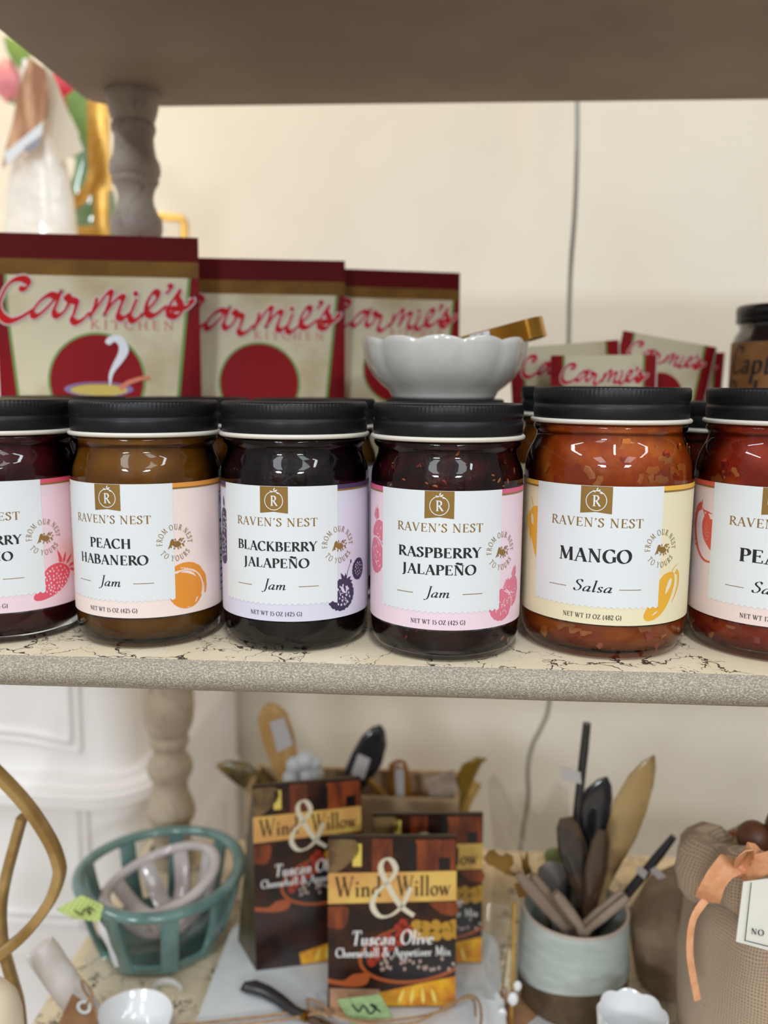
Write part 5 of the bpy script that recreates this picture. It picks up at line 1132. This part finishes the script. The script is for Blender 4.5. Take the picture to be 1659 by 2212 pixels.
u = utensil('black_stick', 'slanting black stick with a paper tag leaning right in the cup', 'stick', [(1456, 1806), (1425, 1845), (1390, 1888), (1355, 1930)], .196, [.0026, .0036, .0038, .0038], [.0026, .0036, .0038, .0038], m_horn, GC, tip(-.018, -.008), (1, 0, 0))
MB().card([at(1380, 1868, .190), at(1374, 1884, .190), at(1392, 1900, .190), at(1400, 1884, .190)], .0004).build('price_tag', m_stick, u, False)
MB().card([at(1404, 1880, .191), at(1422, 1900, .191), at(1440, 1894, .191), at(1416, 1872, .191)], .0004).build('tag_end', m_stick, u, False)
utensil('horn_spoon', 'broad black leaf shaped horn spoon in the cup', 'spoon', [(1311, 1678), (1306, 1690), (1294, 1715), (1279, 1760), (1277, 1805), (1272, 1860), (1262, 1920)], .212, [.0008, .006, .0115, .0145, .0120, .0075, .005], [.0008, .002, .003, .003, .003, .003, .003], m_horn, GC, tip(.002, .012), (1, 0, .15))
utensil('horn_spoon', 'long tan and brown leaf shaped horn spoon in the cup', 'spoon', [(1413, 1632), (1402, 1652), (1385, 1685), (1362, 1740), (1342, 1800), (1318, 1860), (1296, 1920)], .206, [.0008, .006, .0105, .0135, .0125, .009, .006], [.0008, .002, .003, .003, .003, .003, .003], mat('tan_horn', C(178, 150, 102), .25, spec=.5, coat=.3, c2=C(98, 70, 42), nscale=26, ncon=(.48, .66)), GC, tip(.012, .008), (1, 0, .35))
utensil('horn_spoon', 'mottled dark horn spoon at the left of the cup', 'spoon', [(1222, 1766), (1226, 1785), (1236, 1830), (1248, 1880), (1262, 1940)], .196, [.005, .009, .0115, .010, .006], [.001, .002, .003, .003, .003], mat('mottled_horn', C(48, 40, 36), .2, spec=.6, coat=.3, c2=C(98, 74, 48), nscale=26, ncon=(.5, .7)), GC, tip(.004, -.004), (1, 0, -.2))
utensil('horn_spoon', 'short dark horn spoon in the middle of the cup', 'spoon', [(1300, 1792), (1296, 1820), (1286, 1880), (1276, 1940)], .190, [.003, .007, .009, .006], [.001, .002, .003, .003], mat('brown_horn', C(70, 52, 38), .22, spec=.6, coat=.3), GC, tip(.008, -.010), (1, 0, .2))
utensil('grey_spoon', 'round grey spoon bowl at the back left of the cup', 'spoon', [(1196, 1862), (1194, 1876), (1196, 1900), (1206, 1926), (1220, 1950)], .218, [.005, .012, .0145, .010, .004], [.001, .003, .004, .003, .003], mat('grey_stone', C(112, 104, 100), .4), GC, tip(-.006, .016), (1, 0, 0))
m_tong = mat('weathered_wood', C(150, 132, 116), .55, c2=C(132, 112, 96), nscale=40)
utensil('wooden_tongs', 'leftmost weathered wooden tongs leaning out of the cup', 'tongs', [(1118, 1886), (1140, 1912), (1180, 1958), (1215, 1998)], .180, [.003, .005, .005, .004], [.002, .0025, .0025, .0025], m_tong, GC, tip(.0, -.010, .02), (1, 0, .6))
utensil('wooden_tongs', 'second weathered wooden tongs from the left in the cup', 'tongs', [(1150, 1890), (1172, 1922), (1205, 1965), (1232, 2000)], .184, [.003, .005, .005, .004], [.002, .0025, .0025, .0025], m_tong, GC, tip(.004, -.008, .02), (1, 0, .6))
utensil('wooden_tongs', 'short wooden tongs with rounded end in the middle of the cup', 'tongs', [(1200, 1928), (1210, 1942), (1232, 1972), (1254, 2002)], .172, [.003, .0042, .0042, .004], [.003, .004, .004, .004], m_tong, GC, tip(.006, -.016, .02), (1, 0, .6))
utensil('wooden_tongs', 'upper of two wooden tongs slanting right in the cup', 'tongs', [(1346, 1926), (1320, 1948), (1290, 1972), (1262, 1996)], .176, [.003, .0036, .0036, .003], [.002, .0025, .0025, .0025], m_tong, GC, tip(-.010, -.012, .02), (1, 0, -.6))
utensil('wooden_tongs', 'lower of two wooden tongs slanting right in the cup', 'tongs', [(1356, 1938), (1330, 1960), (1300, 1984), (1272, 2006)], .170, [.003, .0036, .0036, .003], [.002, .0025, .0025, .0025], m_tong, GC, tip(-.012, -.018, .02), (1, 0, -.6))
# brass oak leaf spreader
root = empty('brass_leaf_spreader', 'brass oak leaf topped spreader leaning left out of the cup', 'spreader', tip(-.004, 0), 0, GC)
m_bl = mat('brass_leaf', C(140, 106, 52), .32, metal=.6, c2=C(110, 80, 34), nscale=40)
MB().prism([at(x, y, .186) for x, y in ((1046, 1858), (1056, 1840), (1068, 1838), (1076, 1848), (1086, 1852), (1096, 1846), (1108, 1852), (1110, 1866), (1102, 1876), (1106, 1886), (1094, 1890), (1080, 1880), (1066, 1872), (1054, 1868))], None, (0, .0022, 0)).build('leaf', m_bl, root, True, 30)
MB().prism([at(x, y, .188) for x, y in ((1124, 1842), (1132, 1862), (1140, 1838), (1142, 1866), (1150, 1886), (1134, 1892), (1128, 1874))], None, (0, .0022, 0)).build('leaf', m_bl, root, True, 30)
MB().prism([at(x, y, .184) for x, y in ((1112, 1912), (1126, 1908), (1140, 1920), (1138, 1938), (1120, 1940))], None, (0, .0022, 0)).build('leaf', m_bl, root, True, 30)
MB().tube([at(1098, 1884, .188), at(1130, 1896, .188), at(1170, 1940, .190), tip(-.004, 0)], .0016, 8).build('stem', m_bl, root, True)
# cellophane bag behind the cup and wrapped pick beside it
m_cello = thin_glass('cellophane', (.93, .93, .92, 1), .10, 1.5, bump=(34, .7, .004))
c0 = at(1165, 1830, .275)
root = empty('cellophane_bag', 'crumpled clear cellophane bag standing behind the cup', 'bag', (c0.x, .275, SZ))
rnd = random.Random(3); ztop = at(1150, 1715, .275).z
def cel(y0, sgn):
    def f(u, v):
        wd = .040*(1-.35*v+.5*max(0, v-.55)); x = c0.x-.006*v*2 + (u-.5)*2*wd
        return (x, y0 + sgn*.016*math.sin(u*PI)*(1-.6*v) + .004*math.sin(u*9+v*7)*math.sin(v*8+u*4), SZ + (ztop-SZ)*v + (.010*math.sin(u*7+1)+.006*math.sin(u*17))*v*v)
    return f
MB().grid(cel(.272, -1), 22, 22).build('front_sheet', m_cello, root, True, 80, fix=False); MB().grid(cel(.276, 1), 22, 22).build('back_sheet', m_cello, root, True, 80, fix=False)
MB().sphere((c0.x+.014, .275, at(1190, 1850, .275).z), .010, .006, .008, 12, 8).build('green_filler', mat('green_paper', C(150, 164, 110), .7), root, True)
s0 = on(1104, 2214, SZ)
root = empty('wrapped_pick', 'slim gold pick tied with white bows left of the cup', 'pick', s0)
st_ = at(1112, 1950, s0.y+.004)
MB().tube([s0, (s0+st_)/2, st_], .0014, 8).build('stem', m_goldp, root, True)
for x, y, a in ((1108, 2158, .0055), (1084, 2190, .0050), (1118, 2130, .0042)):
    c = at(x, y, s0.y-.004); MB().sphere(c, a*.75, a*.5, a, 12, 8).build('bow', m_rib, root, True)
MB().grid(lambda u, v: tuple(at(1052+62*u, 1952, s0.y+.008) + Vector((0, .0016*math.sin(u*6+v*3), -(st_.z-SZ)*v))), 10, 14).build('clear_sleeve', m_cello, root, True, 80, fix=False)

# ---- burlap sack with ribbon and card
m_burl = mat('burlap', C(184, 158, 132), .75, sheen=.2)
nt = m_burl.node_tree; N = nt.nodes; L = nt.links; tcn = N.new('ShaderNodeTexCoord'); sx_ = N.new('ShaderNodeSeparateXYZ'); L.new(tcn.outputs['Object'], sx_.inputs[0])
def mth(op, a, b=None, c=None):
    n = N.new('ShaderNodeMath'); n.operation = op
    for i, v_ in enumerate((a, b, c)):
        if v_ is None: continue
        if isinstance(v_, (int, float)): n.inputs[i].default_value = v_
        else: L.new(v_, n.inputs[i])
    return n.outputs[0]
wob = N.new('ShaderNodeTexNoise'); wob.inputs['Scale'].default_value = 60; L.new(tcn.outputs['Object'], wob.inputs['Vector'])
ang_ = mth('MULTIPLY', mth('ARCTAN2', sx_.outputs[0], sx_.outputs[1]), 200.0); zz_ = mth('MULTIPLY', sx_.outputs[2], 3000.0)
wv1 = mth('SINE', mth('ADD', ang_, mth('MULTIPLY', wob.outputs['Fac'], 9.0))); wv2 = mth('SINE', mth('ADD', zz_, mth('MULTIPLY', wob.outputs['Fac'], 9.0)))
hgt = mth('MAXIMUM', wv1, wv2)
rp_ = N.new('ShaderNodeValToRGB'); rp_.color_ramp.elements[0].position = .1; rp_.color_ramp.elements[1].position = .75; rp_.color_ramp.elements[0].color = C(124, 102, 80); rp_.color_ramp.elements[1].color = C(186, 160, 134)
L.new(mth('MULTIPLY_ADD', hgt, .5, .5), rp_.inputs[0]); L.new(rp_.outputs[0], N['Principled BSDF'].inputs['Base Color'])
bpn = N.new('ShaderNodeBump'); bpn.inputs['Strength'].default_value = .6; bpn.inputs['Distance'].default_value = .0008; L.new(hgt, bpn.inputs['Height']); L.new(bpn.outputs[0], N['Principled BSDF'].inputs['Normal'])
sx, sy = at(1684, 1900, .125).x, .125
root = empty('burlap_sack', 'glittery burlap sack tied with an orange ribbon at the right', 'sack', (sx, sy, SZ))
def crump(r, z, a, i):
    k = (1 if i > 7 else .4 if i > 5 else 0)*(1 if r > .03 else 0); f_ = max(0, -math.sin(a))**2*(1 if 8 <= i <= 14 else 0); r2 = min(r, .050) if i >= 8 else r; r = r+(r2-r)*f_; return r*(1+.09*k*math.sin(9*a+i*.35)+.03*math.sin(5*a+z*60)), z + .006*k*math.sin(5*a+1.0) - .026*max(0, math.sin(a))*max(0, min(1, (z-.14)/.04))
MB().lathe([(0, 0), (.042, 0), (.054, .006), (.060, .025), (.063, .060), (.062, .095), (.058, .122), (.052, .142), (.047, .152), (.044, .157), (.053, .148), (.060, .146), (.064, .152), (.065, .164), (.062, .177), (.054, .186), (.044, .186), (.034, .178), (0, .172)], 96, crump).build('sack_body', m_burl, root, True, 60, local=True)
m_rbn = mat('orange_ribbon', C(216, 156, 114), .45, c2=C(206, 142, 98), nscale=200)
MB().lathe([(.0500, .150), (.0506, .150), (.0508, .161), (.0500, .161)], 64, closed=True).build('ribbon_band', m_rbn, root, True, local=True)
yr = .066
MB().loft(cr([tuple(at(x, y, yv)) for x, y, yv in ((1596, 1868, .070), (1572, 1870, .060), (1548, 1898, .056), (1534, 1926, .056), (1528, 1944, .060))], 4), (.75, 0, -.45), .0078, .0007, 8).build('bow_loop', m_rbn, root, True)
MB().loft(cr([tuple(at(x, y, yv)) for x, y, yv in ((1598, 1880, .070), (1602, 1850, .058), (1622, 1838, .058), (1632, 1860, .064), (1600, 1884, .070))], 4), (.6, .6, -.2), .006, .0007, 8).build('bow_loop', m_rbn, root, True)
MB().loft(cr([tuple(at(x, y, yv)) for x, y, yv in ((1596, 1880, .068), (1640, 1868, .058), (1700, 1850, .058))], 4), (0, 0, 1), .0075, .0007, 8).build('bow_loop', m_rbn, root, True)
MB().sphere(tuple(at(1596, 1878, .066)), .005, .004, .005, 12, 8).build('knot', m_rbn, root, True)
MB().loft(cr([tuple(at(x, y, yv)) for x, y, yv in ((1524, 1944, .060), (1502, 1975, .054), (1492, 2010, .052), (1490, 2060, .050), (1497, 2110, .050), (1507, 2160, .050))], 4), (1, .2, 0), .0024, .0006, 8).build('ribbon_tail', m_rbn, root, True)
cdq = [at(1590, 2034, .040), at(1720, 2070, .040), at(1725, 1890, .046), at(1606, 1905, .046)]
crd = MB().card(cdq, .0008).build('paper_card', mat('ivory_card', C(214, 210, 198), .6), root, False)
inv = wmat(crd).inverted()
def cmap(u, v): # u,v 0..1 across the card
    p = (cdq[3]*(1-u)+cdq[2]*u)*(1-v) + (cdq[0]*(1-u)+cdq[1]*u)*v
    return tuple(inv @ (p + Vector((0, -.0014, 0))))
decal('border_line', [rect(.12, 0, .135, .93), rect(.12, .92, .95, .932)], cmap, m_ink, crd, .2)
decal('lettering', move(scale2(text('NO', .085, .22, .16, .06, track=.12), 1, -1), .32, .80), cmap, m_ink, crd, .2)
rnd = random.Random(21); gm = MB()
for i in range(150):
    a = rnd.uniform(-PI*.95, -PI*.05); z = rnd.uniform(.02, .14); r_ = .0632 if z < .08 else .0632-(z-.08)*.16
    gm.sphere((r_*1.0*math.cos(a), r_*1.0*math.sin(a), z), .00045, .00045, .00045, 6, 4)
gl = gm.build('glitter', mat('glitter', C(235, 235, 240), .1, metal=1.0), root, True, local=True); gl['kind'] = 'stuff'
o = MB().sphere((sx+.004, sy-.004, SZ+.190), .0175, None, None, 20, 14).build('wooden_ball', mat('dark_wood', C(96, 58, 38), .45), None, True); tag(o, 'dark brown wooden ball sitting in the mouth of the sack', 'ball')
o = MB().sphere((sx-.020, sy-.002, SZ+.183), .0115, None, None, 20, 14).build('wooden_ball', mat('dark_wood', C(96, 58, 38), .45), None, True); tag(o, 'smaller brown wooden ball low in the sack, left of the other', 'ball')
# jute bundle behind it
jx = at(1470, 2050, .225).x
q = []; ws_ = []; 
o = MB().loft([(jx+.002, .225, SZ+.0006), (jx+.002, .225, SZ+.02), (jx-.002, .225, SZ+.05), (jx+.004, .225, SZ+.075), (jx+.012, .225, SZ+.098), (jx+.016, .225, SZ+.108)], (1, 0, 0), [.036, .040, .041, .034, .014, .004], [.030, .034, .032, .024, .012, .004], 24, 2.4).build('jute_bundle', mat('dark_burlap', C(160, 136, 112), .8, c2=C(126, 104, 82), nscale=40, bump=(420, .8, .0012)), None, True, 60)
tag(o, 'folded brown jute bundle between the cup and the burlap sack', 'bundle')
# small things along the front edge
sc_ = at(1366, 2190, .105)
def scal2(r, z, a, i):
    l = abs(math.cos(a*4+.4))**.8; k = min(1, max(0, z/.03)); return r*(1+.06*k*(l-.6)), z + (.002*(l-.5) if z > .03 else 0)
hz = sc_.z-SZ
o = MB().lathe([(0, 0), (.014, 0), (.017, .002), (.021, hz*.5), (.0235, hz), (.0228, hz+.001), (.0215, hz-.001), (.018, hz*.5), (0, .006)], 72, scal2, origin=(sc_.x, .105, SZ)).build('scalloped_cup', mat('white_porcelain', C(226, 226, 228), .12, coat=.3), None, True, 60)
tag(o, 'small white scalloped cup at the bottom edge in front of the stoneware cup', 'cup')
o = MB().card([on(1128, 2222, SZ+.0014), on(1236, 2230, SZ+.0014), on(1200, 2186, SZ+.0014), on(1176, 2182, SZ+.0014)], .0006).build('price_card', m_stick, None, False); tag(o, 'white price card lying in front of the stoneware cup', 'card')
o = MB().card([on(1060, 2235, SZ+.0006), on(1170, 2235, SZ+.0006), on(1150, 2150, SZ+.0006), on(1075, 2150, SZ+.0006)], .0005).build('kraft_sheet', m_kraft, None, False); tag(o, 'brown kraft paper sheet lying left of the stoneware cup', 'paper')
